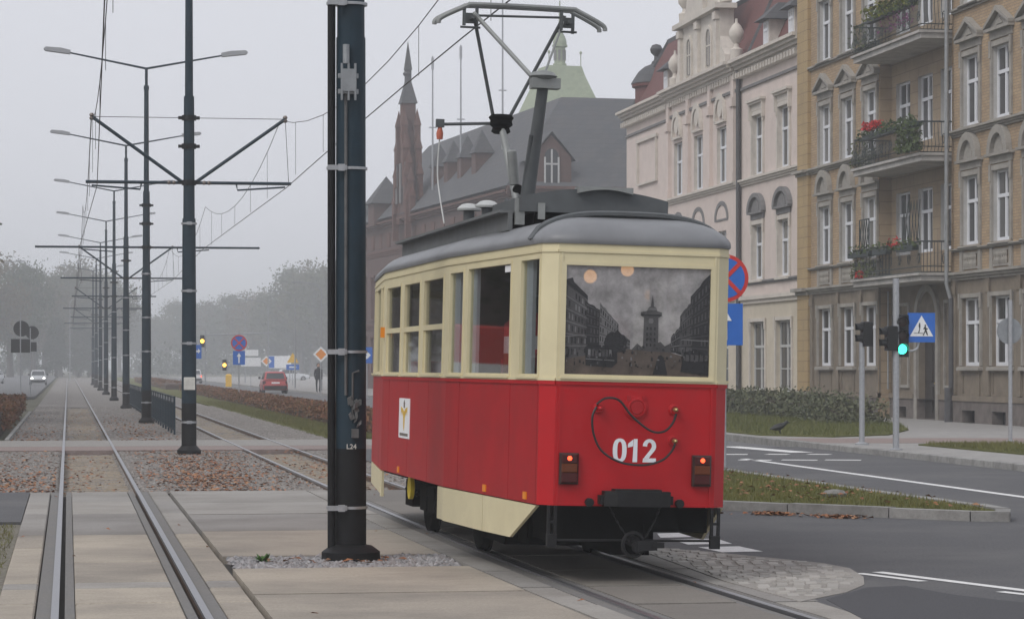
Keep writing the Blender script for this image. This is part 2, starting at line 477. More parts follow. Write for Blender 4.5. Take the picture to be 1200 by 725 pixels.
tag(grid_ballast('ballast', -2.6, 6.35, 37.86, 56.3, .055, .022), kind='stuff')
tag(grid_ballast('ballast', -1.35, 6.3, 64.1, 120, .12, .03), kind='stuff')
sheet('track_bed', [(-1.35,120), (6.3,120), (6.3,420), (-1.35,420)], -.07, M['ballast'], .1)
sheet('left_margin', [(-40,37.9), (-2.6,37.9), (-2.6,56.3), (-40,56.3)], -.06, M['grass'], .1)

# foot path across the tracks, with a red band on its near side
sheet('footpath', [(-20,59.2), (9.4,59.2), (9.4,64), (-20,64)], 0, M['path'], .19)
sheet('footpath_edge', [(-20,56.45), (9.4,56.45), (9.4,59.19), (-20,59.19)], -.002, M['redpath'], .18)
# kerb at the left of the track bed
k = tag(empty('left_kerb'), kind='structure')
ks = cached('ks', lambda: MB().bevbox(-.05,.05,0,.98,-.19,.03,.01).mesh('kerb_stone', M['kerb']))
for i in range(40): put('kerb_stone', ks, k, (-1.42, 64.2+i, 0))
# right verge between track and road
sheet('verge', [(6.32,64.1), (9.42,64.1), (9.42,420), (6.32,420)], -.02, M['grass'], .15)
k = tag(empty('road_kerb'), kind='structure')
ks2 = cached('ks2', lambda: MB().bevbox(-.075,.075,0,.985,-.19,.11,.015).mesh('kerb_stone', M['kerb']))
for i in range(60): put('kerb_stone', ks2, k, (9.51, 64.2+i, 0))
MB().box(9.44, 9.58, 124.2, 420, -.19, .11).build('kerb_far', M['kerb'], k)
# far right pavement
sheet('sidewalk', [(15.35,150.3), (60,150.3), (60,420), (15.35,420)], .11, M['sidewalk'], .3)
sheet('sidewalk', [(15.77,20), (40,20), (40,125.3), (15.5,125.3), (15.5,70), (15.77,66)], .12, M['sidewalk'], .3)
k = tag(empty('pavement_kerb'), kind='structure')
ks3 = cached('ks3', lambda: MB().bevbox(-.08,.08,0,.985,-.19,.125,.015).mesh('kerb_stone', M['kerb']))
for i in range(40): put('kerb_stone', ks3, k, (15.685, 26+i, 0))
MB().box(15.35, 15.49, 66.2, 125.3, -.19, .124).build('kerb_far', M['kerb'], k)
def px_poly(pts, z=0.0): return [G(x, y, z) for x, y in pts]
sheet('verge', [(15.95,61), (17.2,59.2), (19,60.8), (21.0,65.5), (22.8,72), (23.2,98), (17.0,104), (15.95,76)], .15, M['grass'], .1)
sheet('verge', [(17.3,30), (19.2,30), (19.3,52), (18.2,54.2), (17.2,53)], .15, M['grass'], .1)
sheet('cycle_path', [(15.8,55.0), (17.2,54.6), (19.6,54.6), (26,52.5), (26,56), (20,58.2), (15.8,58.6)], .125, M['redpath'], .02)

# traffic island with kerb stones round a lawn
isl = tag(empty('traffic_island'), kind='structure')
ring = [(10.62,29.35), (10.40,28.75), (10.0,28.95), (9.3,29.75), (8.4,30.85), (7.5,32.0), (6.95,33.6), (6.8,36), (6.8,54), (10.3,54), (10.35,42), (10.55,33), (10.68,30.4)]
c = [sum(p[i] for p in ring)/len(ring) for i in (0,1)]
def inset(poly, d):
    n, out = len(poly), []
    for i in range(n):
        a, b, e = Vector(poly[i-1]), Vector(poly[i]), Vector(poly[(i+1)%n])
        u, w = (b-a).normalized(), (e-b).normalized()
        nn = (Vector((u.y,-u.x)) + Vector((w.y,-w.x)))
        nn = nn.normalized() / max(.45, abs((nn.normalized()).dot(Vector((u.y,-u.x)))))
        out.append(tuple(b + nn*d))
    return out
inn = inset(ring, .17)
if sum(abs(p[0]-c[0]) for p in inn) > sum(abs(p[0]-c[0]) for p in ring): inn = inset(ring, -.17)
n = len(ring)
for i in range(n):
    a, b, ai, bi = ring[i], ring[(i+1)%n], inn[i], inn[(i+1)%n]
    L = (Vector(a)-Vector(b)).length
    m = max(1, round(L/1.0))
    for j in range(m):
        t0, t1 = j/m + .008/L, (j+1)/m - .008/L
        lp = lambda p, q, t: (p[0]+(q[0]-p[0])*t, p[1]+(q[1]-p[1])*t)
        MB().prism([lp(a,b,t0), lp(a,b,t1), lp(ai,bi,t1), lp(ai,bi,t0)], -.19, .118 + RNG.uniform(-.006,.006)).build('kerb_stone', M['kerb'], isl)
MB().prism(inn, -.19, .10).build('lawn', M['grass'], isl)

# white paint
def mark(pts, z=.004):
    b = MB(); b.add([(*p, z) for p in pts], [range(len(pts))]); o = b.build('road_marking', M['paint']); o['kind'] = 'structure'; return o
def bar(x0, y0, x1, y1, w):
    a, b = Vector(G(x0,y0)), Vector(G(x1,y1)); nrm = Vector((-(b-a).y, (b-a).x)).normalized()*w/2
    mark([tuple(a+nrm), tuple(b+nrm), tuple(b-nrm), tuple(a-nrm)])
for q in ([(786,632),(840,631),(858,637),(806,638)], [(818,641),(866,640),(894,646),(846,647)], [(770,625),(800,624),(812,629),(774,630)]):
    mark(px_poly(q))
mark([(12.47,20), (12.63,20), (12.63,49.2), (12.47,49.2)])
bar(1006,671.5, 1082,681, .10); bar(1028,670, 1215,693.5, .12); bar(1172,693, 1215,698, .10)
for y, xs, w in ((532, ((800,876),(898,924),(947,973)), .42), (538.7, ((866,904),(916,958),(967,1009)), .36)):
    for x0, x1 in xs: bar(x0, y, x1, y+.3, w)
bar(855,523, 940,530, .5)

sheet('road_patch', px_poly([(1016,688),(1060,686),(1120,697),(1230,709),(1230,740),(1040,740),(968,702)]), .003, pm('asphalt_patch', (.070,.070,.076), .85, var=.3, scale=80, bump=.35, bscale=240, world=True, spec=.25), .004)
# granite setts beside the track, in a concrete rim
sett_px = [(756,645),(776,643.5),(830,648),(904,656),(960,662),(985,667),(998,675),(1000,682),(985,690),(938,702),(860,681)]
rim_px = [(752,645.5),(776,642),(830,646.5),(906,654),(965,660),(996,666),(1012,676),(1013,685),(992,694),(938,705),(850,681)]
SP = px_poly(sett_px)
sheet('sett_border', px_poly(rim_px), .006, M['concrete_grey'], .15)
def inside(p, poly):
    r = False
    for i in range(len(poly)):
        (x1,y1),(x2,y2) = poly[i-1], poly[i]
        if (y1 > p[1]) != (y2 > p[1]) and p[0] < (x2-x1)*(p[1]-y1)/(y2-y1)+x1: r = not r
    return r
b = MB()
cx, cy = 5.0, 17.2
rr = 1.0
while rr < 9.5:
    nn = int(rr*2*pi/.135); off = RNG.random()
    for kk in range(nn):
        a = 2*pi*(kk+off)/nn; q = (cx+rr*cos(a), cy+rr*sin(a))
        if not inside(q, SP): continue
        u = Vector((cos(a), sin(a), 0)); w = Vector((-sin(a), cos(a), 0))
        hz = RNG.uniform(.010,.020); hx, hy = .068, .053
        tilt = RNG.uniform(-.006,.006)
        base = Vector((q[0], q[1], 0))
        P = [base + u*i*hx + w*j*hy + Vector((0,0,-.02)) for i,j in ((-1,-1),(1,-1),(1,1),(-1,1))]
        P += [base + u*i*hx*.82 + w*j*hy*.8 + Vector((0,0,hz+tilt*i)) for i,j in ((-1,-1),(1,-1),(1,1),(-1,1))]
        b.add(P, [(4,5,6,7),(0,1,5,4),(1,2,6,5),(2,3,7,6),(3,0,4,7)])
    rr += .16
tag(b.build('setts', M['sett']), 'patch of pale granite setts beside the rails behind the tram', kind='stuff')

# loose stones round the near pole, fallen leaves, grass blades
def stones(name, region, n, s0, s1, z, mat):
    b = MB()
    for _ in range(n):
        x, y = region()
        s = RNG.uniform(s0, s1)
        P = [Vector((cos(a)*s*RNG.uniform(.7,1.2), sin(a)*s*RNG.uniform(.7,1.2), s*RNG.uniform(-.1,.3))) for a in [k*pi/2.5+RNG.random()*.5 for k in range(5)]]
        top = Vector((RNG.uniform(-.3,.3)*s, RNG.uniform(-.3,.3)*s, s*RNG.uniform(.5,.9)))
        zz = z + RNG.uniform(0,.02)
        o = Vector((x,y,zz))
        b.add([o+p for p in P]+[o+top, o+Vector((0,0,-s*.4))], [(i,(i+1)%5,5) for i in range(5)]+[((i+1)%5,i,6) for i in range(5)])
    return b.build(name, mat)
tag(stones('gravel', lambda: (RNG.uniform(1.45, 3.42), RNG.uniform(23.3,24.7)), 3000, .024, .05, -.035, scatter_leaf_mat('gravel_mix', [(.15,.15,.155), (.27,.265,.27), (.21,.19,.185), (.34,.33,.335), (.23,.225,.23)])), kind='stuff')
def off_track():
    while True:
        x, y = RNG.uniform(-2.0, 6.2), 38+18*RNG.random()**1.5
        if abs(x-T1) > .6 and abs(x-track2_x(y)) > .6: return x, y
tag(stones('gravel', off_track, 7500, .018, .042, -.045, scatter_leaf_mat('ballast_mix', [(.12,.112,.105), (.25,.235,.22), (.19,.16,.14), (.32,.30,.28), (.15,.135,.125)])), kind='stuff')
def leaves(name, region, n, s0, s1, z):
    v, f = [], []
    for i in range(n):
        x, y = region(); s = RNG.uniform(s0, s1); a = RNG.random()*2*pi; tl = RNG.uniform(-.5,.5); zz = z + RNG.uniform(.005,.03)
        u = Vector((cos(a), sin(a), tl*.6)); w = Vector((-sin(a), cos(a), RNG.uniform(-.5,.5)))
        o = Vector((x,y,zz))
        v += [o-u*s, o+w*s*.6+Vector((0,0,s*.25)), o+u*s, o-w*s*.6+Vector((0,0,s*.2))]; f.append((4*i,4*i+1,4*i+2,4*i+3))
    return np_mesh(name, [tuple(p) for p in v], np.array(f), M['leaf_fall'])
def clumpy(x0, x1, y0, y1, spots):
    def r():
        if RNG.random() < .75:
            cx, cy, sx, sy = RNG.choice(spots); x, y = RNG.gauss(cx, sx), RNG.gauss(cy, sy)
        else: x, y = RNG.uniform(x0,x1), RNG.uniform(y0,y1)
        return min(max(x,x0),x1), min(max(y,y0),y1)
    return r
tag(leaves('fallen_leaves', clumpy(1.15, 3.6, 38, 56.2, [(2.2,44,.45,4), (2.5,49,.5,4), (2.0,41,.5,2)]), 2300, .02, .046, -.025), kind='stuff')
tag(leaves('fallen_leaves', clumpy(-2.4, -.2, 38, 56.2, [(-1.2,46,.5,5), (-.8,40,.4,2)]), 1000, .02, .045, -.025), kind='stuff')
tag(leaves('fallen_leaves', clumpy(-.05, .9, 38, 56.2, [(.2,42,.2,5)]), 160, .025, .045, -.04), kind='stuff')
tag(leaves('fallen_leaves', clumpy(-1.3, 3.4, 64.3, 100, [(-.9,68,.3,6), (2.0,70,.4,5), (1.6,80,.5,9)]), 1100, .02, .045, -.02), kind='stuff')
tag(leaves('fallen_leaves', clumpy(3.9, 6.3, 38, 56.2, [(4.3,44,.3,5)]), 350, .02, .045, -.025), kind='stuff')
def along_kerb():
    t = RNG.random(); a, e = (7.9,31.1), (9.6,29.1)
    t = RNG.choice((RNG.gauss(.2,.05), RNG.gauss(.55,.06)))
    return a[0]+(e[0]-a[0])*t-abs(RNG.gauss(0,.12)), a[1]+(e[1]-a[1])*t-abs(RNG.gauss(0,.15))
tag(leaves('fallen_leaves', along_kerb, 420, .02, .045, .0), kind='stuff')
inn_poly = inset(ring, -.3) if inn[0] == inset(ring, -.17)[0] else inset(ring, .3)
def on_island():
    while True:
        q = (RNG.uniform(7.2,10.4), RNG.uniform(29.2,46))
        if inside(q, inn): return q
tag(leaves('fallen_leaves', on_island, 420, .025, .05, .14), kind='stuff')
tag(leaves('fallen_leaves', lambda: (RNG.uniform(-.5,5), RNG.uniform(17,37)), 16, .02, .04, .0), kind='stuff')
tag(leaves('fallen_leaves', lambda: (2.4+RNG.gauss(0,.35), 23.9+RNG.gauss(0,.25)), 26, .03, .05, .0), kind='stuff')
def blades(name, region, n, h0, h1, z, mat=None):
    v, f = [], []
    for i in range(n):
        x, y = region(); h = RNG.uniform(h0,h1); a = RNG.random()*2*pi; w = h*.09
        dx, dy = cos(a)*w, sin(a)*w; lx, ly = RNG.gauss(0,.35)*h, RNG.gauss(0,.35)*h
        v += [(x-dx,y-dy,z), (x+dx,y+dy,z), (x+lx,y+ly,z+h)]; f.append((3*i,3*i+1,3*i+2))
    return np_mesh(name, v, np.array(f), mat or M['grass_blade'])
VG = [(15.95,61), (17.2,59.2), (19,60.8), (21.0,65.5), (22.8,72), (23.2,98), (17.0,104), (15.95,76)]
def in_verge():
    while True:
        q = (RNG.uniform(16,23), RNG.uniform(59,90))
        if inside(q, VG): return q
tag(blades('grass', on_island, 16000, .03, .085, .1), kind='stuff')
tag(blades('grass', lambda: (-.56-RNG.expovariate(.9), RNG.uniform(14,30.4)), 6500, .02, .06, -.03), kind='stuff')
tag(blades('grass', lambda: (RNG.uniform(17.3,19.2), RNG.uniform(38,53)), 12000, .04, .10, .15), kind='stuff')
tag(blades('grass', in_verge, 14000, .05, .13, .15), kind='stuff')
tag(blades('grass', lambda: (RNG.uniform(6.4,7.7), 64.2+70*RNG.random()**1.6), 12000, .05, .12, -.02), kind='stuff')
w = thing('weed', 'small green weed growing in the gravel by the near pole', 'plant', (1.72, 24.0, -.01))
b = MB()
for kk in range(26):
    a = RNG.random()*2*pi; L = RNG.uniform(.05,.12); h = RNG.uniform(.03,.09)
    p = Vector((cos(a)*L, sin(a)*L, h)); sd = Vector((-sin(a), cos(a), 0))*.018
    b.quad((0,0,0), p*.6+sd, p, p*.6-sd)
b.build('leaf_rosette', leaf_mat('weed_leaf', [(.05,.12,.03), (.09,.17,.04)]), w)
st = thing('field_stone', 'rounded grey field stone lying on the island lawn', 'stone', (*G(978,582,.1), .1))
b = MB(); b.lathe([(.05,-.03),(.17,.0),(.19,.06),(.14,.11),(.04,.13)], n=9)
o = b.build('stone_body', pm('field_stone', (.20,.195,.185), .9, var=.3, scale=14, bump=.6), st, True); o.scale = (.85,.6,.75)
# ---------------------------------------------------------------- tram
M.update(
    red=pm('tram_red', (.42,.006,.011), .42, var=.07, scale=2.5, dirt=.22, dirtcol=(.20,.02,.02), spec=.3, dscale=1.5, bump=.03, bscale=7),
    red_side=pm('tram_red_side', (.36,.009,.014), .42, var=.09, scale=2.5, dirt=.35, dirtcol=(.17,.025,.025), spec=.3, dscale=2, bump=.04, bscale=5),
    cream=pm('tram_cream', (.64,.575,.375), .42, var=.05, scale=3, dirt=.25, dirtcol=(.42,.34,.2), spec=.45, dscale=2.2, bump=.03, bscale=6),
    roofgrey=pm('tram_roof', (.17,.175,.185), .45, var=.12, scale=3, dirt=.4, dirtcol=(.12,.12,.125), spec=.5),
    gear_pale=pm('roof_pale', (.50,.51,.50), .6, var=.1),
    gear_mid=pm('roof_gear_mid', (.13,.137,.14), .6, var=.15, scale=5, dirt=.3),
    gear=pm('roof_gear', (.085,.093,.098), .55, var=.15, scale=5, dirt=.3),
    gear_light=pm('roof_gear_light', (.25,.26,.255), .5, .3, var=.15),
    black=pm('underframe_black', (.004,.004,.004), .9, var=.4, scale=12, spec=.08),
    black_gloss=pm('bumper_black', (.009,.009,.010), .5, var=.4, scale=14, dirt=.4, dirtcol=(.02,.02,.02), spec=.3),
    cable=pm('cable_rubber', (.016,.016,.017), .4),
    orange=pm('marker_orange', (.75,.26,.02), .35, var=.05),
    yellow=pm('axle_yellow', (.62,.48,.03), .5),
    tram_white=pm('tram_white', (.76,.76,.78), .5, var=.04),
    number_white=pm('number_white', (.74,.76,.80), .5, var=.04),
    gold=pm('emblem_gold', (.62,.40,.06), .5),
    jamb=pm('tram_jamb', (.62,.64,.68), .6, var=.05),
    inner=pm('tram_inner', (.36,.33,.28), .7, var=.1),
    inner_dark=pm('tram_inner_dark', (.10,.08,.065), .7),
    inner_red=pm('tram_seat_red', (.42,.03,.03), .6),
    brass=pm('brass', (.45,.35,.16), .35, .8),
    lens_red=pm('lens_red', (.055,.006,.006), .25),
    lens_amber=pm('lens_amber', (.12,.03,.008), .25),
    glass=glass_mat('tram_glass', (.82,.84,.84), .035),
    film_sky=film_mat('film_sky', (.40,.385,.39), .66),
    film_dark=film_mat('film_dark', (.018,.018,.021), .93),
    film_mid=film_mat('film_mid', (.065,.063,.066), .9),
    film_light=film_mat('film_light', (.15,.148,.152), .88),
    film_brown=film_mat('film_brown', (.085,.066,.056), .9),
)
tram = thing('tram', 'old red and cream tram numbered 012 standing at the street crossing', 'tram', (4.45, 21.05, .01))
tram.rotation_euler = (0, radians(1.4), .025)
LEN = 10.42
def out_pts():
    r = [(-.77,.12), (-.66,0), (.66,0), (.77,.12), (1.0,3.3), (1.0,7.4)]
    return r + [(.70,10.30), (.60,LEN), (-.60,LEN), (-.70,10.30), (-1.0,7.4), (-1.0,3.3)]
PLAN = out_pts()
class Seg:
    """vertical wall strip between two plan points; s runs along, d points outwards"""
    def __init__(s, a, b):
        s.a, s.b = Vector((*a,0)), Vector((*b,0)); s.t = (s.b-s.a); s.L = s.t.length; s.t.normalize()
        s.n = Vector((s.t.y, -s.t.x, 0))
        mid = (s.a+s.b)/2 - Vector((0,LEN/2,0))
        if s.n.dot(Vector((mid.x, mid.y*.2, 0))) < 0: s.n = -s.n
        if abs(s.t.x) > .99: s.n = Vector((0, -1 if s.a.y < 5 else 1, 0))
    def p(s, u, d, z): q = s.a + s.t*u + s.n*d; return (q.x, q.y, z)
    def slab(s, mb, u0, u1, z0, z1, d0, d1):
        c = Vector(s.p((u0+u1)/2, (d0+d1)/2, (z0+z1)/2)); mb.obox(c, s.t*(u1-u0)/2, s.n*(d1-d0)/2, (0,0,(z1-z0)/2))
    def poly(s, mb, pts, d0, d1):
        n = len(pts); P = [s.p(u,d0,z) for u,z in pts] + [s.p(u,d1,z) for u,z in pts]
        mb.add(P, [tuple(range(n))[::-1], tuple(range(n,2*n))] + [(i,(i+1)%n,n+(i+1)%n,n+i) for i in range(n)])
    def wall(s, mb, u0, u1, z0, z1, d0, d1, holes):
        """solid strip with rectangular openings"""
        us = sorted({u0,u1,*[h[0] for h in holes],*[h[1] for h in holes]}); us = [u for u in us if u0-1e-6 <= u <= u1+1e-6]
        zs = sorted({z0,z1,*[h[2] for h in holes],*[h[3] for h in holes]}); zs = [z for z in zs if z0-1e-6 <= z <= z1+1e-6]
        for i in range(len(us)-1):
            run = None
            for j in range(len(zs)-1):
                um, zm = (us[i]+us[i+1])/2, (zs[j]+zs[j+1])/2
                solid = not any(h[0]<um<h[1] and h[2]<zm<h[3] for h in holes)
                if solid and run is None: run = zs[j]
                if (not solid or j == len(zs)-2) and run is not None:
                    s.slab(mb, us[i], us[i+1], run, zs[j+1] if solid else zs[j], d0, d1); run = None
SEG = [Seg(PLAN[i], PLAN[(i+1)%len(PLAN)]) for i in range(len(PLAN))]
# index: 0 left rear corner, 1 rear, 2 right rear corner, 3 right rear platform, 4 right side, 5 right front platform, 6 corner, 7 front, 8 corner, 9 left front platform, 10 left side, 11 left rear platform
ZR0, ZR1, ZC1 = .61, 1.60, 2.70
def panels(i, cuts, mat):
    s = SEG[i]; cs = [0] + cuts + [s.L]
    for k in range(len(cs)-1):
        m = MB(); s.slab(m, cs[k]+(.006 if k else .0), cs[k+1]-(.006 if k < len(cs)-2 else .0), ZR0, ZR1, -.03, 0)
        m.build('red_panel', M[mat], tram)
    m = MB()
    for c in cs[1:-1]: s.slab(m, c-.02, c+.02, ZR0+.01, ZR1-.01, -.045, -.012)
    if len(cs) > 2: m.build('panel_backing', M['black'], tram)
L11 = SEG[11].L
panels(1, [], 'red')
for i in (0, 2, 6, 8): panels(i, [], 'red')
panels(7, [], 'red')
tap = lambda y: (y-.12)/3.18*L11
panels(11, [L11-tap(2.78), L11-tap(1.02), L11-tap(.16)] , 'red_side')
panels(3, [tap(1.02), tap(2.78)], 'red_side')
panels(10, [7.4-6.9, 7.4-5.58, 7.4-4.3], 'red_side')
panels(4, [1.0, 2.3, 3.6], 'red_side')
panels(5, [.45, 2.2], 'red_side'); panels(9, [.45, 2.2], 'red_side')
# pressed vertical ribs and belt mouldings
m = MB(); r = SEG[1]
for u in (.035, r.L-.035): r.slab(m, u-.011, u+.011, ZR0, ZR1-.02, 0, .008)
r.slab(m, 0, r.L, ZR0, ZR0+.02, 0, .006)
m.build('rear_rib', M['red'], tram)
m = MB(); r.slab(m, -.0, r.L, ZR1-.028, ZR1, 0.0, .012); m.build('belt_moulding', M['red'], tram)
for i in (0, 2, 3, 4, 10, 11):
    m = MB(); SEG[i].slab(m, 0, SEG[i].L, ZR1-.03, ZR1, .001, .013); m.build('belt_moulding', M['red'], tram)

# cream upper body with real window openings
WIN = {1: [(.06, 1.26, 1.65, 2.53)],
       11: [(L11-tap(3.20), L11-tap(2.70), 1.645, 2.555), (L11-tap(2.52), L11-tap(1.06), 1.645, 2.57), (L11-tap(.74), L11-tap(.17), 1.645, 2.58)],
       3: [(tap(.17), tap(.74), 1.645, 2.58), (tap(1.06), tap(2.52), 1.645, 2.57), (tap(2.70), tap(3.20), 1.645, 2.555)],
       10: [(7.4-7.17, 7.4-6.19, 1.64, 2.53), (7.4-5.93, 7.4-4.93, 1.64, 2.53), (7.4-4.67, 7.4-3.53, 1.64, 2.53)],
       4: [(7.4-7.17, 7.4-6.19, 1.64, 2.53), (7.4-5.93, 7.4-4.93, 1.64, 2.53), (7.4-4.67, 7.4-3.53, 1.64, 2.53)],
       5: [(.1,.55,1.645,2.555),(.75,2.1,1.645,2.57),(2.3,2.8,1.645,2.58)], 9: [(.1,.55,1.645,2.58),(.75,2.1,1.645,2.57),(2.3,2.8,1.645,2.555)],
       7: [(.06, 1.14, 1.65, 2.53)]}
for i, s in enumerate(SEG):
    m = MB(); s.wall(m, 0, s.L, ZR1, ZC1, -.05, 0, WIN.get(i, []))
    m.build('cream_wall', M['cream'], tram)
    for z0, z1, d in ((ZC1-.075, ZC1-.055, .010), (ZR1+.001, ZR1+.022, .016)):
        m = MB(); s.slab(m, 0, s.L, z0, z1, 0, d); m.build('cream_trim', M['cream'], tram)
    for (u0,u1,z0,z1) in WIN.get(i, []):
        fr = MB(); w = .022
        s.wall(fr, u0-w, u1+w, z0-w, z1+w, -.03, .007, [(u0+.006,u1-.006,z0+.006,z1-.006)])
        o = fr.build('window_frame', M['cream'], tram)
        sl = MB(); s.slab(sl, u0-.03, u1+.03, z0-.032, z0-.014, 0, .03); sl.build('window_sill', M['cream'], o)
        if i in (10, 4):
            tr = MB(); zt = 2.075
            s.slab(tr, u0, u1, zt-.025, zt+.025, -.03, .006)
            s.slab(tr, u0+.006, u0+.05, z0, zt, -.045, -.01); s.slab(tr, u0+.17, u0+.2, z0, zt, -.045, -.02)
            tr.build('transom', M['cream'], o)
        gl = MB(); s.slab(gl, u0-.005, u1+.005, z0-.005, z1+.005, -.026, -.018)
        gl.build('glass_pane', M['glass'], o)
for u in (.03, SEG[1].L-.03):
    m = MB(); SEG[1].slab(m, u-.008, u+.008, ZR1, ZC1-.08, 0, .007); m.build('corner_bead', M['cream'], tram)
# eave gutter
# roof: rings shrink from the plan outline to the spine, rising in a flat vault
def dense(plan, step=.25):
    out = []
    for i in range(len(plan)):
        a, b = Vector(plan[i]), Vector(plan[(i+1)%len(plan)]); n = max(1, int((b-a).length/step))
        for k in range(n): out.append(a + (b-a)*k/n)
    return out
D = dense(PLAN); nD = len(D)
P, fs = [], []
RR = [1.012, 1.018, 1.012, .995, .965, .92, .86, .78, .66, .5, .3, .1, 0.0]
for k, rr in enumerate(RR):
    for q in D:
        sp = Vector((0, min(max(q.y, .95), LEN-.95)))
        e = sp + (q - sp)*rr
        r1 = min(rr/1.018, 1)
        z = ZC1 - .005 + (0 if k == 0 else .02 if k == 1 else .03 + .235*max(0, 1 - r1**3.2)**.62)
        P.append((e.x, e.y, z))
for k in range(len(RR)-1):
    for i in range(nD): fs.append((k*nD+i, k*nD+(i+1)%nD, (k+1)*nD+(i+1)%nD, (k+1)*nD+i))
m = MB(); m.add(P, fs)
roof = m.build('roof', M['roofgrey'], tram, 'all')
def roof_z(x, y):
    w = np.interp(y, [0,.12,3.3,7.4,10.3,LEN], [.66,.77,1,1,.70,.60]); r1 = min(abs(x)/w, 1)
    return ZC1 + .025 + .235*(1-r1**3.2)**.62
m = MB()
for y in (.40, .46):
    xs = np.linspace(-1, 1, 25)
    w = np.interp(y, [0,.12,3.3,7.4], [.66,.77,1,1])*1.015
    m = MB(); m.tube([(x*w, y, roof_z(x*w*.985, y)+.006) for x in xs], .026, 6); m.build('roof_seam', M['gear'], roof)
# rear destination of cables, number, lights
def rear_obj(name, mb, mat, parent=tram, smooth=False): return mb.build(name, mat, parent, smooth)
def text_mesh(name, body, size, mat, extrude=.003, bold=.0, align='CENTER'):
    cu = bpy.data.curves.new(name, 'FONT'); cu.body = body; cu.size = size; cu.extrude = extrude; cu.offset = bold; cu.align_x = align; cu.align_y = 'BOTTOM_BASELINE'
    ob = bpy.data.objects.new(name, cu); COL.objects.link(ob)
    dg = bpy.context.evaluated_depsgraph_get(); dg.update()
    me = bpy.data.meshes.new_from_object(ob.evaluated_get(dg)); bpy.data.objects.remove(ob)
    me.materials.clear(); me.materials.append(mat); me.name = name
    return me
def stroke_digit(kind):
    """bold sans digit, height 1, from an outer and an inner outline"""
    m = MB()
    def band(A, B):
        for k in range(len(A)-1): m.add([(A[k][0],0,A[k][1]),(A[k+1][0],0,A[k+1][1]),(B[k+1][0],0,B[k+1][1]),(B[k][0],0,B[k][1])], [(0,1,2,3)])
    n_ = 40
    if kind == '0':
        f = lambda a, b, p: [((.29 + a*abs(cos(t))**p*(1 if cos(t) > 0 else -1)), .5 + b*abs(sin(t))**p*(1 if sin(t) > 0 else -1)) for t in [2*pi*k/n_ for k in range(n_+1)]]
        band(f(.30,.51,.82), f(.105,.37,.8))
    elif kind == '1':
        m.add([(.22,0,0),(.42,0,0),(.42,0,1),(.26,0,1)], [(0,1,2,3)]); m.add([(.22,0,.68),(.24,0,.72),(.24,0,.98),(.02,0,.80),(-.0,0,.62)], [(0,1,2,3,4)])
    else:
        A = [(.0,.70)]+[(.29+.29*cos(t), .70+.31*sin(t)) for t in [pi-pi*k/16 for k in range(17)]]+[(.58,.66),(.55,.56),(.48,.46),(.40,.36),(.32,.26),(.27,.17)]
        B = [(.19,.68)]+[(.29+.10*cos(t), .71+.15*sin(t)) for t in [pi-pi*k/16 for k in range(17)]]+[(.39,.67),(.36,.60),(.30,.51),(.20,.38),(.09,.24),(.0,.06)]
        band(A, B); m.add([(.0,0,0),(.58,0,0),(.58,0,.175),(.02,0,.175)], [(0,1,2,3)])
    return m.mesh('number_digit', M['number_white'])
for ch, x in (('0',-.182), ('1',-.062), ('2',.062)):
    o = put('number_digit', stroke_digit(ch), tram, (x, -.004, .965)); o.scale = (.19,1,.185)
for sx in (-1, 1):
    x = sx*.545
    m = MB(); m.bevbox(-.078, .078, -.125, .125, -.02, .045, .018)
    me = cached('lampbody', lambda: m.mesh('tail_light', M['lens_dark']))
    lt = put('tail_light', me, tram, (x, -.012, .905), rot=(pi/2,0,0))
    for nm, y0, y1, mt in (('lens', -.11, -.035, 'lens_red'), ('lens', -.03, .04, 'lens_amber'), ('lens', .045, .115, 'lens_red')):
        q = MB(); q.bevbox(-.064, .064, y0, y1, .04, .052, .006); q.build(nm, M[mt], lt)
    q = MB(); q.lathe([(.0,.05),(.02,.05),(.015,.058),(.0,.061)], n=14); bulb = q.build('bulb', M['tail_lit'], lt, True); bulb.location = (0, .083, 0)
def socket(x, z, r, mat, cap):
    m = MB(); m.lathe([(r*1.25,0),(r*1.25,.010),(r,.012),(r*.97,.034),(r*.8,.036),(r*.78,.028),(.0,.028)], n=18, axis='y')
    o = m.build('socket', mat, tram, True); o.location = (x, 0, z); o.rotation_euler = (0,0,pi)
    if cap:
        q = MB(); q.lathe([(r*.55,.05),(r*.5,.085),(r*.28,.10),(.0,.105)], n=14, axis='y'); q.build('plug', M[cap], o, True)
    return o
socket(-.31, 1.39, .037, M['red'], 'red'); socket(.31, 1.39, .037, M['red'], 'brass'); socket(.31, 1.14, .037, M['red'], 'brass')
big = socket(.0, 1.40, .078, M['red'], None)
q = MB(); q.lathe([(.052,.028),(.050,.036),(.0,.036)], n=20, axis='y'); q.box(-.075,-.05,.0,.02,.06,.095); q.box(.05,.075,.0,.02,.06,.095); q.build('cover', M['red_side'], big, True)
def smooth_path(pts, n=8):
    P = [Vector(p) for p in pts]; out = []
    for i in range(len(P)-1):
        p0, p1, p2, p3 = P[max(i-1,0)], P[i], P[i+1], P[min(i+2,len(P)-1)]
        for k in range(n):
            t = k/n; out.append(.5*((2*p1)+(p2-p0)*t+(2*p0-5*p1+4*p2-p3)*t*t+(3*p1-p0-3*p2+p3)*t**3))
    return out + [P[-1]]
m = MB(); m.tube(smooth_path([(-.34,-.07,1.42), (-.27,-.09,1.47), (-.16,-.09,1.455), (-.05,-.09,1.33), (.10,-.09,1.22), (.21,-.09,1.215), (.28,-.09,1.28), (.31,-.09,1.36)]), .0095, 7)
m.build('jumper_cable', M['cable'], tram, True)
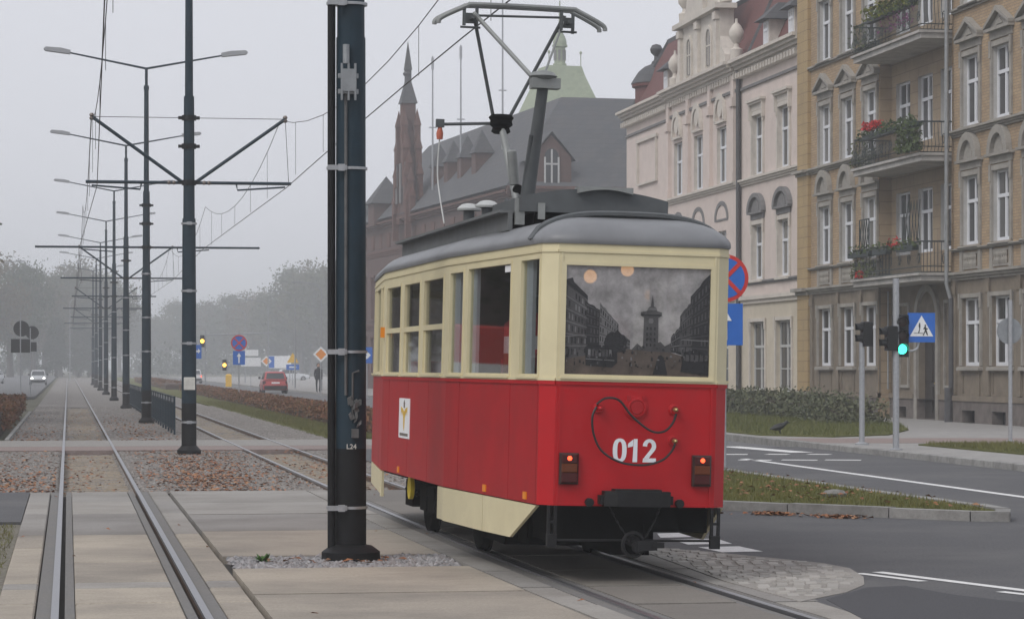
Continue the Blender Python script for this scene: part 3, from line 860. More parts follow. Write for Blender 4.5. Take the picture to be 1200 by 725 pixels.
m = MB(); m.tube(smooth_path([(-.34,-.07,1.40), (-.375,-.085,1.32), (-.36,-.085,1.18), (-.29,-.085,1.05), (-.14,-.085,.965), (.05,-.085,.945), (.20,-.085,.985), (.28,-.085,1.06), (.305,-.09,1.12)]), .0095, 7)
m.build('jumper_cable', M['cable'], tram, True)
# bumper, coupler, life guard
m = MB()
m.prism([(-.27,-.02),(-.27,-.13),(-.17,-.17),(.17,-.17),(.27,-.13),(.27,-.02)], .615, .735)
m.box(-.19,.19,-.16,-.02,.735,.752); m.box(-.30,-.25,-.10,-.005,.63,.70); m.box(.25,.30,-.10,-.005,.63,.70)
m.build('bumper', M['black_gloss'], tram)
m = MB(); m.lathe([(.035,-.03),(.035,.03)], (-.37,-.02,.64), 10, 'y'); m.lathe([(.035,-.03),(.035,.03)], (.37,-.02,.64), 10, 'y'); m.build('step_bolt', M['black_gloss'], tram)
m = MB()
m.tube([(0,.5,.36),(0,-.12,.33)], .045, 10)
tor = []
for k in range(25):
    a = 2*pi*k/24; tor.append((-.03+.085*cos(a), -.14, .315+.095*sin(a)))
m.tube(tor, .016, 6, False)
m.obox((.06,-.16,.31), (.085,.02,.005), (-.01,.045,0), (0,.004,.04)); m.obox((.16,-.17,.315), (.05,0,0), (0,.03,0), (0,0,.022)); m.lathe([(.05,-.03),(.055,0),(.03,.03)], (.0,-.18,.30), 10, 'y')
m.build('coupler', M['black_gloss'], tram, True)
m = MB()
def chain(mb, a, b, sag, n, r=.012):
    a, b = Vector(a), Vector(b)
    for k in range(n):
        t = (k+.5)/n; p = a+(b-a)*t - Vector((0,0,sag*4*t*(1-t))); d = (b-a)/n*.75
        mb.obox(p, d*.6, (.010 if k%2 else .004, .004, 0), (0, .004 if k%2 else .010, .004))
chain(m, (-.22,-.09,.61), (-.06,-.12,.36), .02, 9); chain(m, (.20,-.09,.62), (.06,-.12,.36), .02, 9)
m.build('chain', M['black_gloss'], tram)
for sx in (-1, 1):
    m = MB()
    for dx in (-.028, .028): m.box(sx*.67+dx-.011, sx*.67+dx+.011, -.03, .0, .36, .61)
    m.box(sx*.67-.04, sx*.67+.04, -.04, .01, .28, .385); m.box(sx*.67-.03, sx*.67+.03, -.03, .0, .47, .49)
    m.build('guard_post', M['black_gloss'], tram)
m = MB(); m.tube([(-.66,-.015,.335),(.66,-.015,.345)], .011, 6); m.build('guard_bar', M['black_gloss'], tram)
# rear window film: a printed old street view seen through the glass
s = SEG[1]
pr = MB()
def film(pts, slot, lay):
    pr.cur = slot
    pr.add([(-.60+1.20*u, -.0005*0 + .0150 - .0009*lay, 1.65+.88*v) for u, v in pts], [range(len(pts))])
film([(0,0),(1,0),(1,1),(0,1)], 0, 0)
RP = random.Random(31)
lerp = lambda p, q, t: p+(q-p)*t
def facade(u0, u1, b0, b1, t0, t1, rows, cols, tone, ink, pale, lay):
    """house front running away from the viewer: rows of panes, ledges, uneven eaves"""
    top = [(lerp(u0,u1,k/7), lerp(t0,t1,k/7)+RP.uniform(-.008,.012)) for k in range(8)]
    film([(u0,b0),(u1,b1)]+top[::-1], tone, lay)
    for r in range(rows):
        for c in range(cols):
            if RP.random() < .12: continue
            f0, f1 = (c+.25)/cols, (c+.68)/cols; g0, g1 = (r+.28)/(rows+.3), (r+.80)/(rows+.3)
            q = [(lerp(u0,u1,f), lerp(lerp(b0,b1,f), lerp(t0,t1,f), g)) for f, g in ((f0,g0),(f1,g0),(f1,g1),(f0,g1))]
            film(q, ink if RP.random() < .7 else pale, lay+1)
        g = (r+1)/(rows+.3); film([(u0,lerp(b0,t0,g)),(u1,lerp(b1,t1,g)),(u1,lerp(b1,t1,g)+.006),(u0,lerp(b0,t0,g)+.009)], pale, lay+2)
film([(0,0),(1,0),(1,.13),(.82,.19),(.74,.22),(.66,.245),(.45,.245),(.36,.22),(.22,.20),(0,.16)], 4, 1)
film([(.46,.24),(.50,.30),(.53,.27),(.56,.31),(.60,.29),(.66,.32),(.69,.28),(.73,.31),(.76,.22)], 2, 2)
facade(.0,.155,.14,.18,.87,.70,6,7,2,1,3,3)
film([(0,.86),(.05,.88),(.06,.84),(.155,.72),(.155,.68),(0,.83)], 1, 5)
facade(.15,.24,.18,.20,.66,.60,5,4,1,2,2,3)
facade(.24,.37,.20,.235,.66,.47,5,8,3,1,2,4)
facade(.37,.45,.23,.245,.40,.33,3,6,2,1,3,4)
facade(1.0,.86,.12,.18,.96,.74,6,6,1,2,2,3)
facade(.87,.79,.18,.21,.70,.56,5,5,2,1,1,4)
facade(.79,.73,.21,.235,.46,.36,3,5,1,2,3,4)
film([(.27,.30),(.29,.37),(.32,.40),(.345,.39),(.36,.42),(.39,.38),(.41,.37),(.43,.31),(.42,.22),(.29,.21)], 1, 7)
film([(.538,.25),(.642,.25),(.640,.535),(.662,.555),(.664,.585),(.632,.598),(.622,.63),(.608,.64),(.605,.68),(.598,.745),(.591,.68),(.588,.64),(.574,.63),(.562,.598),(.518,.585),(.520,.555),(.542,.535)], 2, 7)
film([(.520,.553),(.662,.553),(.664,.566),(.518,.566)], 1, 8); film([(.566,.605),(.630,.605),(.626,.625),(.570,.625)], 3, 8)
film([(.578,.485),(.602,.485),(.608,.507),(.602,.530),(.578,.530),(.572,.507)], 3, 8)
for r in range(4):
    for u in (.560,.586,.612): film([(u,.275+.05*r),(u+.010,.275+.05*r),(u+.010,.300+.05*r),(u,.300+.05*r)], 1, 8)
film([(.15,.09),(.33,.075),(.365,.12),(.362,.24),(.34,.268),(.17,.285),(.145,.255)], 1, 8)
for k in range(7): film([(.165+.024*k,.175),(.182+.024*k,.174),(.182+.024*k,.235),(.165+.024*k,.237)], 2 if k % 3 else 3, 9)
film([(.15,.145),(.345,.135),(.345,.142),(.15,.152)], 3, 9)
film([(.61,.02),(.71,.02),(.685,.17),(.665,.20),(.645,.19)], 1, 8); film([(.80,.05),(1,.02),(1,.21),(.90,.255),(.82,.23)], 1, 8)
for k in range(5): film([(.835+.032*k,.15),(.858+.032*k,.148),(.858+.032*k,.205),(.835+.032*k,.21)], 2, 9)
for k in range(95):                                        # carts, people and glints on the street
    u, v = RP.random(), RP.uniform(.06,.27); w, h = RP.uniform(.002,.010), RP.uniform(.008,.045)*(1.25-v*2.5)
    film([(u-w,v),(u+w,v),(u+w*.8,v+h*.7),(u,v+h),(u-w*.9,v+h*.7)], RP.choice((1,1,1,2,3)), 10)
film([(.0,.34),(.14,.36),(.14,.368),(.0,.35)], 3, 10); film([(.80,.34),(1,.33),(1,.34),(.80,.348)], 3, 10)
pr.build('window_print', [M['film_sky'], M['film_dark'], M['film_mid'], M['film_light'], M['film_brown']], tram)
# interior
m = MB(); m.prism([(x*.93, .06+y*.988) for x, y in PLAN], .70, .76); m.build('floor', M['inner_dark'], tram)
m = MB(); m.prism([(x*.93, .06+y*.988) for x, y in PLAN], 2.62, 2.66); m.build('ceiling', M['inner'], tram)
m = MB(); m.box(-.72,-.25, 3.20,3.26,.76,2.60); m.box(.25,.72, 3.20,3.26,.76,2.60); m.box(-.25,.25,3.2,3.26,2.35,2.60); m.build('partition', M['inner_dark'], tram)
m = MB(); m.box(-.80,-.70, 7.4,7.46,.76,2.60); m.box(.25,.80, 7.4,7.46,.76,2.60); m.build('partition', M['inner_dark'], tram)
seat = MB(); seat.bevbox(-.24,.24,-.2,.2,.0,.08,.02); seat.obox((0,.2,.33), (.24,0,0), (0,.035,.01), (0,-.04,.28)); seat_me = seat.mesh('seat', M['inner_red'])
for y in (3.9, 4.8, 5.7, 6.6):
    for x in (-.66, .66): put('seat', seat_me, tram, (x, y, 1.14))
b = MB(); b.box(-.62,.35, 2.55,2.62,.76,1.78); b.build('reflection_back', M['inner_red'], tram)  # added red, white and brown blocks standing in for the wide pane's reflection
b = MB(); b.bevbox(-.62,.35, 1.75,2.5,1.98,2.18,.09); b.build('reflection_top', M['inner_red'], tram)
b = MB(); b.box(-.62,.35, 1.75,2.5,1.83,1.979); b.build('reflection_band', M['tram_white'], tram)
b = MB(); b.box(-.62,.35, 1.75,2.5,1.2,1.829); b.build('reflection_base', pm('reflection_brown', (.26,.085,.04), .6), tram)
b = MB(); b.bevbox(-.60,-.2, 1.2,1.7,1.72,1.86,.06); b.build('seat_cushion', M['inner_red'], tram)
for i in (11,):
    for (u0,u1,z0,z1) in WIN[i]:
        q = MB(); SEG[i].slab(q, u0-.01, u0+(.20 if u1-u0 < .8 else .13), z0, z1, -.075, -.045); q.build('window_blind', M['jamb'], tram)
for x, y in ((-.29,.5), (.02,.5), (-.62,4.5), (.25,6.6)):
    q = MB(); q.lathe([(.005,-.055),(.03,-.047),(.05,-.025),(.055,0),(.05,.025),(.03,.047),(.015,.055)], n=16); o = q.build('ceiling_lamp', M['warm_lit'], tram, True); o.location = (x, y, 2.455 if x < -.1 else 2.52)
    q = MB(); q.tube([(0,0,.05),(0,0,.17)], .008, 6); q.build('lamp_stem', M['brass'], o)
q = MB(); q.tube([(-.3,2.0,.76),(-.3,2.0,2.62)], .016, 8); q.tube([(.3,2.0,.76),(.3,2.0,2.62)], .016, 8); q.tube([(-.3,.5,2.35),(-.3,3.1,2.35)], .014, 8); q.build('handrail', M['gear_light'], tram)
# paper sticker, side plaque, markers
s = SEG[11]
u_ = L11 - tap(1.30)
q = MB(); s.slab(q, u_-.02, u_+.2, 2.50, 2.555, -.017, -.012); q.build('sticker', M['tram_white'], tram)
s = SEG[10]
q = MB(); s.slab(q, 7.4-6.13, 7.4-5.42, .985, 1.385, 0, .005); pq = q.build('plaque', M['tram_white'], tram)
def em(pts, mt):
    e = MB(); s.poly(e, [(7.4-5.775+u, z) for u, z in pts], .005, .008); e.build('emblem', M[mt], pq)
em([(-.03,1.10),(0,1.06),(.03,1.10),(.05,1.2),(.17,1.26),(.20,1.21),(.21,1.30),(.08,1.28),(.0,1.25),(-.08,1.28),(-.21,1.30),(-.20,1.21),(-.17,1.26),(-.05,1.2)], 'gold')
em([(-.03,1.29),(.03,1.29),(.04,1.34),(0,1.37),(-.04,1.34)], 'inner_dark')
for k in range(7): em([(-.26+.078*k,1.008),(-.26+.078*k+.05,1.008),(-.26+.078*k+.05,1.036),(-.26+.078*k,1.036)], 'inner_dark')
for i, u, z in ((11, L11-tap(.46), .665), (11, L11-tap(1.78), .665), (10, 7.4-6.1, .66)):
    q = MB(); SEG[i].slab(q, u-.045, u+.045, z-.03, z+.03, 0, .012); q.build('side_reflector', M['orange'], tram)
q = MB(); SEG[10].slab(q, .01, .06, 2.01, 2.12, 0, .04); q.build('turn_signal', M['orange'], tram)
# skirts
for i, flip in ((11, False), (3, True)):
    s = SEG[i]; f = (lambda y: tap(y)) if flip else (lambda y: L11-tap(y))
    q = MB(); s.poly(q, [(f(3.3),.60),(f(1.845),.60),(f(1.845),.295),(f(3.3),.30)], -.025, .002); q.build('skirt_panel', M['cream'], tram)
    q = MB(); s.poly(q, [(f(1.83),.60),(f(.12),.60),(f(.92),.30),(f(1.83),.295)], -.025, .002); q.build('skirt_panel', M['cream'], tram)
for i, a, b in ((10, 7.4-3.62, 4.1), (4, 0, .32)):
    q = MB(); SEG[i].slab(q, a, b, .305, .60, -.025, .002); q.build('skirt_panel', M['cream'], tram)
for i, a, b in ((10, 0, .10), (4, 4.0, 4.1)):
    q = MB(); SEG[i].slab(q, a, b, .33, .60, -.025, .002); q.build('skirt_panel', M['cream'], tram)
for i in (9, 5):
    q = MB(); SEG[i].slab(q, .1, 2.85, .36, .60, -.025, .002); q.build('skirt_panel', M['cream'], tram)
# underframe, axles, wheels
m = MB(); m.box(-.62,.62,.12,LEN-.12,.50,.61); m.box(-.7,.7,.9,LEN-.9,.56,.62); m.box(-.70,-.36,3.9,4.4,.22,.55); m.box(.12,.64,.12,1.25,.40,.6); m.box(-.64,.12,.14,.9,.31,.6); m.box(-.1,.22,.35,2.3,.20,.6); m.box(-.66,.66,2.0,3.2,.17,.6); m.box(-.5,.5,3.2,7.6,.2,.55); m.box(-.55,.5,1.5,2.9,.2,.55); m.box(-.62,-.3,1.2,2.8,.28,.6)
m.build('underframe', M['black'], tram)
m = MB()
for sx in (-1,1):
    m.box(sx*.70-.03, sx*.70+.03, 3.35, 7.35, .40, .52)
    for y in (3.85, 6.85): m.box(sx*.72-.05, sx*.72+.05, y-.25, y+.25, .26, .44); m.tube([(sx*.72,y-.45,.42),(sx*.72,y,.36),(sx*.72,y+.45,.42)], .03, 6)
    for y in (4.9, 5.6, 6.1): m.box(sx*.66-.08, sx*.66+.08, y-.2, y+.2, .25, .5)
m.build('truck_frame', M['black'], tram)
wh = MB(); wh.lathe([(.10,-.06),(.30,-.05),(.335,-.045),(.335,.03),(.36,.03),(.36,.05),(.10,.06)], n=28, axis='x'); whm = wh.mesh('wheel', M['black'], True)
for y in (3.85, 6.85):
    for sx in (-1,1): put('wheel', whm, tram, (sx*.52, y, .335), rz=(0 if sx < 0 else pi))
    q = MB(); q.tube([(-.5,y,.335),(.5,y,.335)], .06, 10); q.build('axle', M['black'], tram)
q = MB(); q.lathe([(.12,-.02),(.12,.02),(.09,.03)], (-.80,6.55,.46), 16, 'x'); q.build('axle_cover', M['yellow'], tram, True)
# roof equipment
m = MB()
arc = [(-.66+1.31*k/20, 3.17+.085*(1-abs((k/20-.5)*2)**2)) for k in range(21)]
m.prism(arc + [(.65,3.045),(-.66,3.045)], 1.70, 3.0, 'xz'); m.build('resistor_cover', M['gear'], tram)
m = MB(); m.box(-.52,.62,1.76,2.95,2.93,3.044); m.build('cover_base', M['black'], tram)
m = MB(); hd = [(-.16+.48*k/8, 3.262 - .05*(1-abs((k/8-.5)*2)**2)*0) for k in range(9)]
m.prism([(-.16,3.272),(.32,3.272),(.32,3.215)] + [(.32-.48*k/10, 3.215+.035*sin(pi*k/10)) for k in range(1,11)] , 1.62, 1.80, 'xz'); m.build('vent_hood', M['gear_light'], tram)
m = MB(); m.box(-.69,-.61,1.72,1.78,2.93,3.16); m.box(-.50,-.44,1.68,1.70,2.98,3.12); m.build('cover_bracket', M['gear_light'], tram)
# running boards along the roof
for sx in (-1, 1):
    m = MB(); m.box(sx*.73-.02, sx*.73+.02, 1.75, 7.9, 2.88, 3.035); m.box(sx*.73-.10, sx*.73+.02, 1.75, 7.9, 3.03, 3.055); m.build('running_board', M['gear_mid'], tram)
for x, y in ((-.50,4.15), (-.58,4.7)):
    q = MB(); q.lathe([(.055,2.93),(.055,3.22)], (0,0,0), 12); o = q.build('roof_vent', M['gear'], tram, True); o.location = (x, y, 0)
    q = MB(); q.lathe([(.115,3.221),(.12,3.24),(.07,3.28),(.03,3.29)], (0,0,0), 16); q.build('vent_cap', M['gear_pale'], o, True)
m = MB(); m.box(-.55,.0,3.75,3.95,2.96,3.12); m.box(-.35,.35,4.2,5.9,2.95,3.06); m.build('pantograph_base', M['gear'], tram)
m = MB()
for k in range(14): m.tube([(RNG.uniform(-.45,.0), RNG.uniform(3.7,4.9), 3.06), (RNG.uniform(-.45,.1), RNG.uniform(3.7,4.9), RNG.uniform(3.1,3.24))], .012, 5)
m.obox((-.3,4.4,3.25), (.16,0,.02), (0,.1,0), (0,0,.025)); m.lathe([(.03,0),(.03,.1),(.02,.12)], (-.28,4.3,3.2), 8)
m.build('pantograph_linkage', M['gear'], tram)
A, B = Vector((.10,4.6,4.44)), Vector((-.12,5.6,4.16)); HL, HR = Vector((-.47,5.35,5.22)), Vector((.45,5.35,5.24))
m = MB(); m.tube([(.03,4.9,3.06),(.03,4.9,3.36),A], [.075,.07,.055], 12); m.tube([(-.03,4.95,3.2),(.02,4.7,3.98)], .025, 8); m.build('lower_arm', M['gear'], tram, True)
m = MB(); m.tube([(-.06,4.9,3.06),(-.06,4.9,3.30),B], [.05,.045,.035], 10); m.build('lower_arm', M['gear_light'], tram, True)
m = MB(); m.lathe([(.03,0),(.05,.02),(.05,.34),(.03,.36)], n=12); o = m.build('spring_cylinder', M['gear_light'], tram, True); o.location = (-.07,5.05,3.5); o.rotation_euler = (.05,-.12,0)
m = MB(); m.lathe([(.045,-.03),(.055,0),(.045,.03)], (-.05,4.98,3.46), 12, 'y'); m.build('knob', M['black'], tram, True)
m = MB(); m.obox(A+Vector((.02,0,.03)), (.14,0,.0), (0,.08,0), (0,0,.05)); m.lathe([(.10,.0),(.14,.03),(.10,.07),(.02,.09)], A+Vector((0,0,.07)), 14); m.build('knee_joint', M['gear_light'], tram, True)
m = MB(); m.lathe([(.07,-.10),(.10,-.08),(.085,-.04),(.12,-.01),(.11,.03),(.13,.06),(.10,.09)], B, 14); m.build('insulator', M['black'], tram, True)
m = MB(); m.tube([B+Vector((-.08,0,.06)), HL], .018, 8); m.tube([B+Vector((.08,0,.06)), HR], .018, 8); m.build('upper_arm', M['gear'], tram, True)
m = MB(); m.tube([A+Vector((-.04,0,.02)), HL+Vector((0,-.02,0))], .022, 8); m.tube([A+Vector((.0,.1,.04)), HR+Vector((.02,.05,0))], .012, 8); m.build('upper_arm', M['gear_light'], tram, True)
for dy, dz in ((-.13,0), (.13,.02)):
    m = MB(); m.tube(smooth_path([(-.84,5.35+dy,5.09+dz),(-.81,5.35+dy,5.15+dz),(-.56,5.35+dy,5.275+dz),(-.5,5.35+dy,5.29+dz),(0,5.35+dy,5.295+dz),(.5,5.35+dy,5.29+dz),(.56,5.35+dy,5.275+dz),(.81,5.35+dy,5.15+dz),(.84,5.35+dy,5.09+dz)], 4), .024, 8); m.build('contact_strip', M['gear_light'], tram, True)
m = MB(); m.tube([HL+Vector((.03,0,-.02)), HR+Vector((-.03,0,-.02))], .013, 6)
for hx in (-.50,.48):
    m.box(hx-.05,hx+.05,5.33,5.37,5.12,5.22); m.box(hx-.015,hx+.015,5.20,5.50,5.15,5.18); m.box(hx-.10,hx-.07,5.21,5.24,5.08,5.28); m.box(hx+.07,hx+.10,5.46,5.49,5.08,5.30); m.tube([(hx-.1,5.35,5.08),(hx+.1,5.35,5.08)], .012, 6)
m.build('head_frame', M['gear'], tram)
m = MB(); m.tube([B+Vector((-.1,0,.0)), B+Vector((-.62,0,-.03))], .016, 8); m.box(B.x-.66,B.x-.58,B.y-.03,B.y+.03,B.z-.06,B.z+.02); m.build('rope_arm', M['gear'], tram)
e = B+Vector((-.62,0,-.06))
m = MB(); m.lathe([(.03,-.12),(.036,-.06),(.02,0)], e, 10); m.build('rope_weight', pm('rope_weight', (.45,.12,.07), .5), tram, True)
m = MB(); m.tube(smooth_path([e+Vector((0,0,-.1)), e+Vector((-.02,-.05,-.5)), (-.74,5.2,3.12)]), .007, 6); m.build('pull_rope', M['gear_pale'], tram)
# ---------------------------------------------------------------- poles, lamps and overhead wires
PX = 2.40
M['drain_grey'] = pm('dull_steel', (.11,.11,.11), .6, .3, var=.3)
POLE_Y = [24.17, 54.3, 84, 113.5, 143, 173, 203, 233, 263]
CONTACT_Z, MESS_Z = 5.32, 6.72
def make_pole(name, Y, label, group, arm, bracketed, near=False):
    t = thing(name, label, 'pole', (PX if not near else 2.52, Y, 0), 0, group)
    r0, r1 = (.14, .125) if near else (.15, .115)
    m = MB(); m.tube([(0,0,-.1),(0,0,1.0)], [r0,r0*.99], 20); m.build('pole_foot', M['pole_dark'], t, True)
    m = MB(); m.tube([(0,0,1.0),(0,0,4.7)], [r0*.99,(r0+r1)/2], 20); m.tube([(0,0,4.7),(0,0,7.15)], [r1,r1*.9], 20); m.tube([(0,0,7.15),(0,0,10.3)], [.082,.07], 16); m.tube([(0,0,10.3),(0,0,10.42)], [.085,.08], 12); m.build('shaft', M['pole'], t, True)
    m = MB(); m.lathe([(.24,-.1),(.24,.06),(.17,.13),(r0+.01,.15)] if not near else [(.265,-.1),(.265,.07),(.19,.125),(r0,.135)], n=20); m.build('base', M['pole_dark'], t, True)
    for z in ((.62, 2.2, 3.25, 4.6) if not near else ()):
        m = MB(); m.tube([(0,0,z-.02),(0,0,z+.02)], r0+.008, 16); m.box(-.05,.05,-r0-.04,-r0,z-.03,z+.03); m.build('band_clamp', M['galv'], t, True)
    # twin lamp on top
    m = MB(); m.tube([(0,0,10.4),(0,0,10.95)], .045, 10)
    for sx in (-1,1): m.tube([(0,0,10.95),(sx*2.35,0,11.4)], [.035,.025], 8)
    m.build('lamp_arm', M['pole'], t, True)
    for sx in (-1,1):
        m = MB(); m.prism([(-.40,-.05),(.36,-.05),(.42,.0),(.36,.07),(-.1,.10),(-.40,.07)], -.13, .13, 'xz')
        o = m.build('lamp_head', M['lampgrey'], t, True); o.location = (sx*2.72, 0, 11.45); o.rotation_euler = (0, -.12, 0 if sx > 0 else pi)
    # wire bracket
    za = 5.42
    for sx in (-1,1):
        a = arm if not isinstance(arm, tuple) else arm[0 if sx < 0 else 1]
        m = MB(); m.tube([(sx*.12,0,za),(sx*a,0,za)], .033, 8); m.build('cantilever', M['pole'], t, True)
        if bracketed:
            m = MB(); m.tube([(sx*.12,0,za),(sx*1.93,0,MESS_Z)], .035, 8); m.build('brace', M['pole'], t, True)
            m = MB(); m.tube([(sx*.1,0,MESS_Z),(sx*1.93,0,MESS_Z)], .007, 5); m.tube([(sx*1.93,0,MESS_Z),(sx*2.0,0,za)], .006, 5); m.build('tie_rod', M['wire'], t)
            m = MB(); m.lathe([(.03,-.07),(.05,-.03),(.03,0),(.05,.03),(.03,.07)], (sx*1.93,0,MESS_Z), 8); m.lathe([(.025,-.1),(.045,-.05),(.025,0),(.045,.05),(.025,.1)], (sx*.35,0,za), 8, 'x'); m.build('insulator', M['insul'], t, True)
        m = MB(); m.tube([(sx*.95,0,za-.03),(sx*.97,0,za-.14),(sx*1.93,0,CONTACT_Z+.03)] if sx < 0 or True else [], .018, 6); m.build('steady_arm', M['pole'], t, True)
    for z in (za, MESS_Z, 6.15):
        m = MB(); m.tube([(0,0,z-.05),(0,0,z+.05)], r1+.03, 12); m.box(-r1-.10, r1+.10, -.04, .04, z-.03, z+.03); m.build('bracket_band', M['pole_dark'], t, True)
    return t
GP = 'lamp and wire poles between the tracks'
p1 = make_pole('wire_pole', POLE_Y[0], 'thick dark steel pole with clamped side pipe, marked L24, beside the tram', GP, 2.05, True, True)
# near pole: side pipe, steel straps, switch gear, number
m = MB(); m.tube([(-.178,-.03,-.1),(-.178,-.03,10)], .036, 12); m.build('side_pipe', M['pole_dark'], p1, True)
for z in (.47, 1.87, 3.52, 5.0):
    m = MB(); m.tube([(0,0,z-.012),(0,0,z+.012)], .15, 24); m.box(-.225,-.05,-.16,-.13,z-.022,z+.022); m.tube([(-.178,-.03,z-.014),(-.178,-.03,z+.014)], .046, 12); m.box(-.13,-.07,-.175,-.15,z-.03,z+.03); m.build('steel_strap', M['galv'], p1, True)
m = MB(); m.box(-.10,.02,-.20,-.12,4.20,4.40); m.box(-.13,.05,-.18,-.12,4.32,4.36); m.box(-.13,.05,-.18,-.12,4.18,4.22)
for x in (-.1,-.04,.02): m.tube([(x,-.19,4.12),(x,-.19,4.45)], .011, 6)
m.tube([(-.06,-.17,4.45),(-.06,-.17,4.62)], .03, 8); m.build('cable_clamp', M['sign_back'], p1)
m = MB(); m.tube([(-.06,-.14,1.48),(-.06,-.14,4.2)], .014, 8); m.tube([(.0,-.145,1.3),(.0,-.145,1.68),(.06,-.145,1.70)], .009, 6); m.build('cable_conduit', M['drain_grey'], p1)
m = MB()
for k in range(16): m.obox((RNG.uniform(-.03,.07), -.17+RNG.uniform(-.02,.02), RNG.uniform(1.20,1.46)), (RNG.uniform(.008,.02),RNG.uniform(-.01,.01),0.01), (0,.015,.004), (RNG.uniform(-.008,.008),0,RNG.uniform(.01,.03)))
m.box(-.01,.05,-.2,-.14,1.10,1.18); m.build('switch_gear', M['drain_grey'], p1)
tx = text_mesh('pole_number', 'L24', .062, M['box_white'], .001, .001)
put('pole_number', tx, p1, (-.01,-.146,1.0), rot=(pi/2,0,0))
p2 = make_pole('wire_pole', POLE_Y[1], 'dark steel wire pole with a white box, standing in leafy ballast', GP, 2.05, True)
m = MB(); m.bevbox(-.11,.11,-.24,-.14,1.27,1.52,.01); m.build('junction_box', M['box_white'], p2)
p3 = make_pole('wire_pole', POLE_Y[2], 'dark wire pole with twin lamp rising beside the barrier end', GP, (3.4,3.5), False)
ORD = ['first','second','third','fourth','fifth','sixth','seventh','eighth','ninth','tenth','eleventh','twelfth']
for i, Y in enumerate(POLE_Y[3:]):
    make_pole('wire_pole', Y, ORD[i+1]+' twin lamp wire pole beyond the pole with the white box, along the barrier', GP, 2.2 if i % 2 else 2.7, i % 2 == 0)
def catenary(name, label, x_of):
    t = thing(name, label, 'wire', (0,0,0))
    pts, mess, dr = [], MB(), []
    ys = [-6.0] + POLE_Y
    cw = MB(); path = []
    for i in range(len(ys)-1):
        a, b = ys[i], ys[i+1]
        zs = .12 if i % 2 else -.12
        for k in range(6):
            Y = a+(b-a)*k/6; path.append((x_of(Y)+zs*(2*k/6-1), Y, CONTACT_Z+.02))
    path.append((x_of(ys[-1]), ys[-1], CONTACT_Z+.02))
    cw.tube(path, .008, 5); cw.build('contact_wire', M['wire'], t)
    mp = []
    for i in range(len(ys)-1):
        a, b = ys[i], ys[i+1]
        for k in range(10):
            u = k/10; mp.append((x_of(a+(b-a)*u), a+(b-a)*u, MESS_Z-.03-.85*4*u*(1-u)))
    mp.append((x_of(ys[-1]), ys[-1], MESS_Z)); mess.tube(mp, .0068, 5); mess.build('messenger_wire', M['wire'], t)
    for i in range(len(ys)-1):
        a, b = ys[i], ys[i+1]
        for u in (.12,.3,.5,.7,.88):
            Y = a+(b-a)*u; z = MESS_Z-.03-.85*4*u*(1-u)
            d = MB(); d.tube([(x_of(Y),Y,CONTACT_Z+.03),(x_of(Y),Y,z)], .0038, 4); d.build('dropper', M['wire'], t)
catenary('overhead_wire', 'overhead wires hung above the empty left track', lambda Y: T1+.02)
catenary('overhead_wire', 'overhead wires hung above the tram and its track', lambda Y: track2_x(max(Y,22))+.05)

# ---------------------------------------------------------------- pedestrian barrier between the tracks
fx, fy0, pl_ = 2.72, 70.0, 2.0
bar_me = cached('bar', lambda: MB().box(-.012,.012,-.012,.012,.10,.80).mesh('bar', M['pole']))
post_me = cached('post', lambda: MB().box(-.025,.025,-.025,.025,-.1,.96).mesh('post', M['pole']))
barrier = thing('barrier', 'long dark steel pedestrian barrier running between the two tracks', 'barrier', (fx, fy0, 0))
m_x = MB()
for k in range(8):
    m_x.obox((0,(k+.5)*pl_/8,.86), (.006,0,0), (0,.12,.05), (0,-.004,.01)); m_x.obox((0,(k+.5)*pl_/8,.86), (.006,0,0), (0,.12,-.05), (0,.004,.01))
x_me = m_x.mesh('lattice', M['galv'])
rail_me = MB().box(-.02,.02,0,pl_,-.018,.018).mesh('rail', M['pole'])
for i in range(30):
    y = i*pl_*1.04
    put('post', post_me, barrier, (0,y,0))
    r = put('top_rail', rail_me, barrier, (0,y,.94)); put('mid_rail', rail_me, barrier, (0,y,.79)); put('bottom_rail', rail_me, barrier, (0,y,.10)); put('lattice', x_me, barrier, (0,y,0))
    if i < 14:
        for k in range(14): put('bar', bar_me, barrier, (0, y+(k+1)*pl_/15, 0))
    else:
        b = MB()
        for k in range(14): b.box(-.012,.012,(k+1)*pl_/15-.012,(k+1)*pl_/15+.012,.1,.8)
        o = b.build('bar_infill', M['pole'], barrier); o.location = (0,y,0); o['kind'] = 'stuff'

# ---------------------------------------------------------------- signs and signals
def disc(r, t=.012, n=32):
    m = MB(); m.lathe([(r,-t),(r,0)], n=n, axis='y'); return m
def flat(name, pts, mat, parent, y):
    m = MB(); m.prism(pts, y-.003, y, 'xz'); return m.build(name, mat, parent)
def circ(r, n=32, c=(0,0)): return [(c[0]+r*cos(2*pi*k/n), c[1]+r*sin(2*pi*k/n)) for k in range(n)]
def sign_post(t, h, r=.03, mat='galv'):
    m = MB(); m.tube([(0,0,-.1),(0,0,h)], r, 10); m.build('post', M[mat], t, True)
    m = MB(); m.lathe([(.09,-.05),(.09,.02),(r+.01,.03)], n=10); m.build('post_foot', M[mat], t)
def no_stopping(t, z, r):
    g = empty('no_stopping_plate', (0,-.045,z), 0, t)
    o = disc(r).build('plate', M['sign_red'], g, False)
    flat('blue_field', circ(r*.84), M['sign_blue'], g, -.013)
    for s_ in (-1,1):
        a = Vector((.7071*s_,.7071)); n_ = Vector((-a.y,a.x))*r*.085
        flat('red_bar', [tuple(a*r*.86+n_), tuple(a*r*.86-n_), tuple(-a*r*.86-n_), tuple(-a*r*.86+n_)], M['sign_red'], g, -.017 - .002*(s_ > 0))
    return g
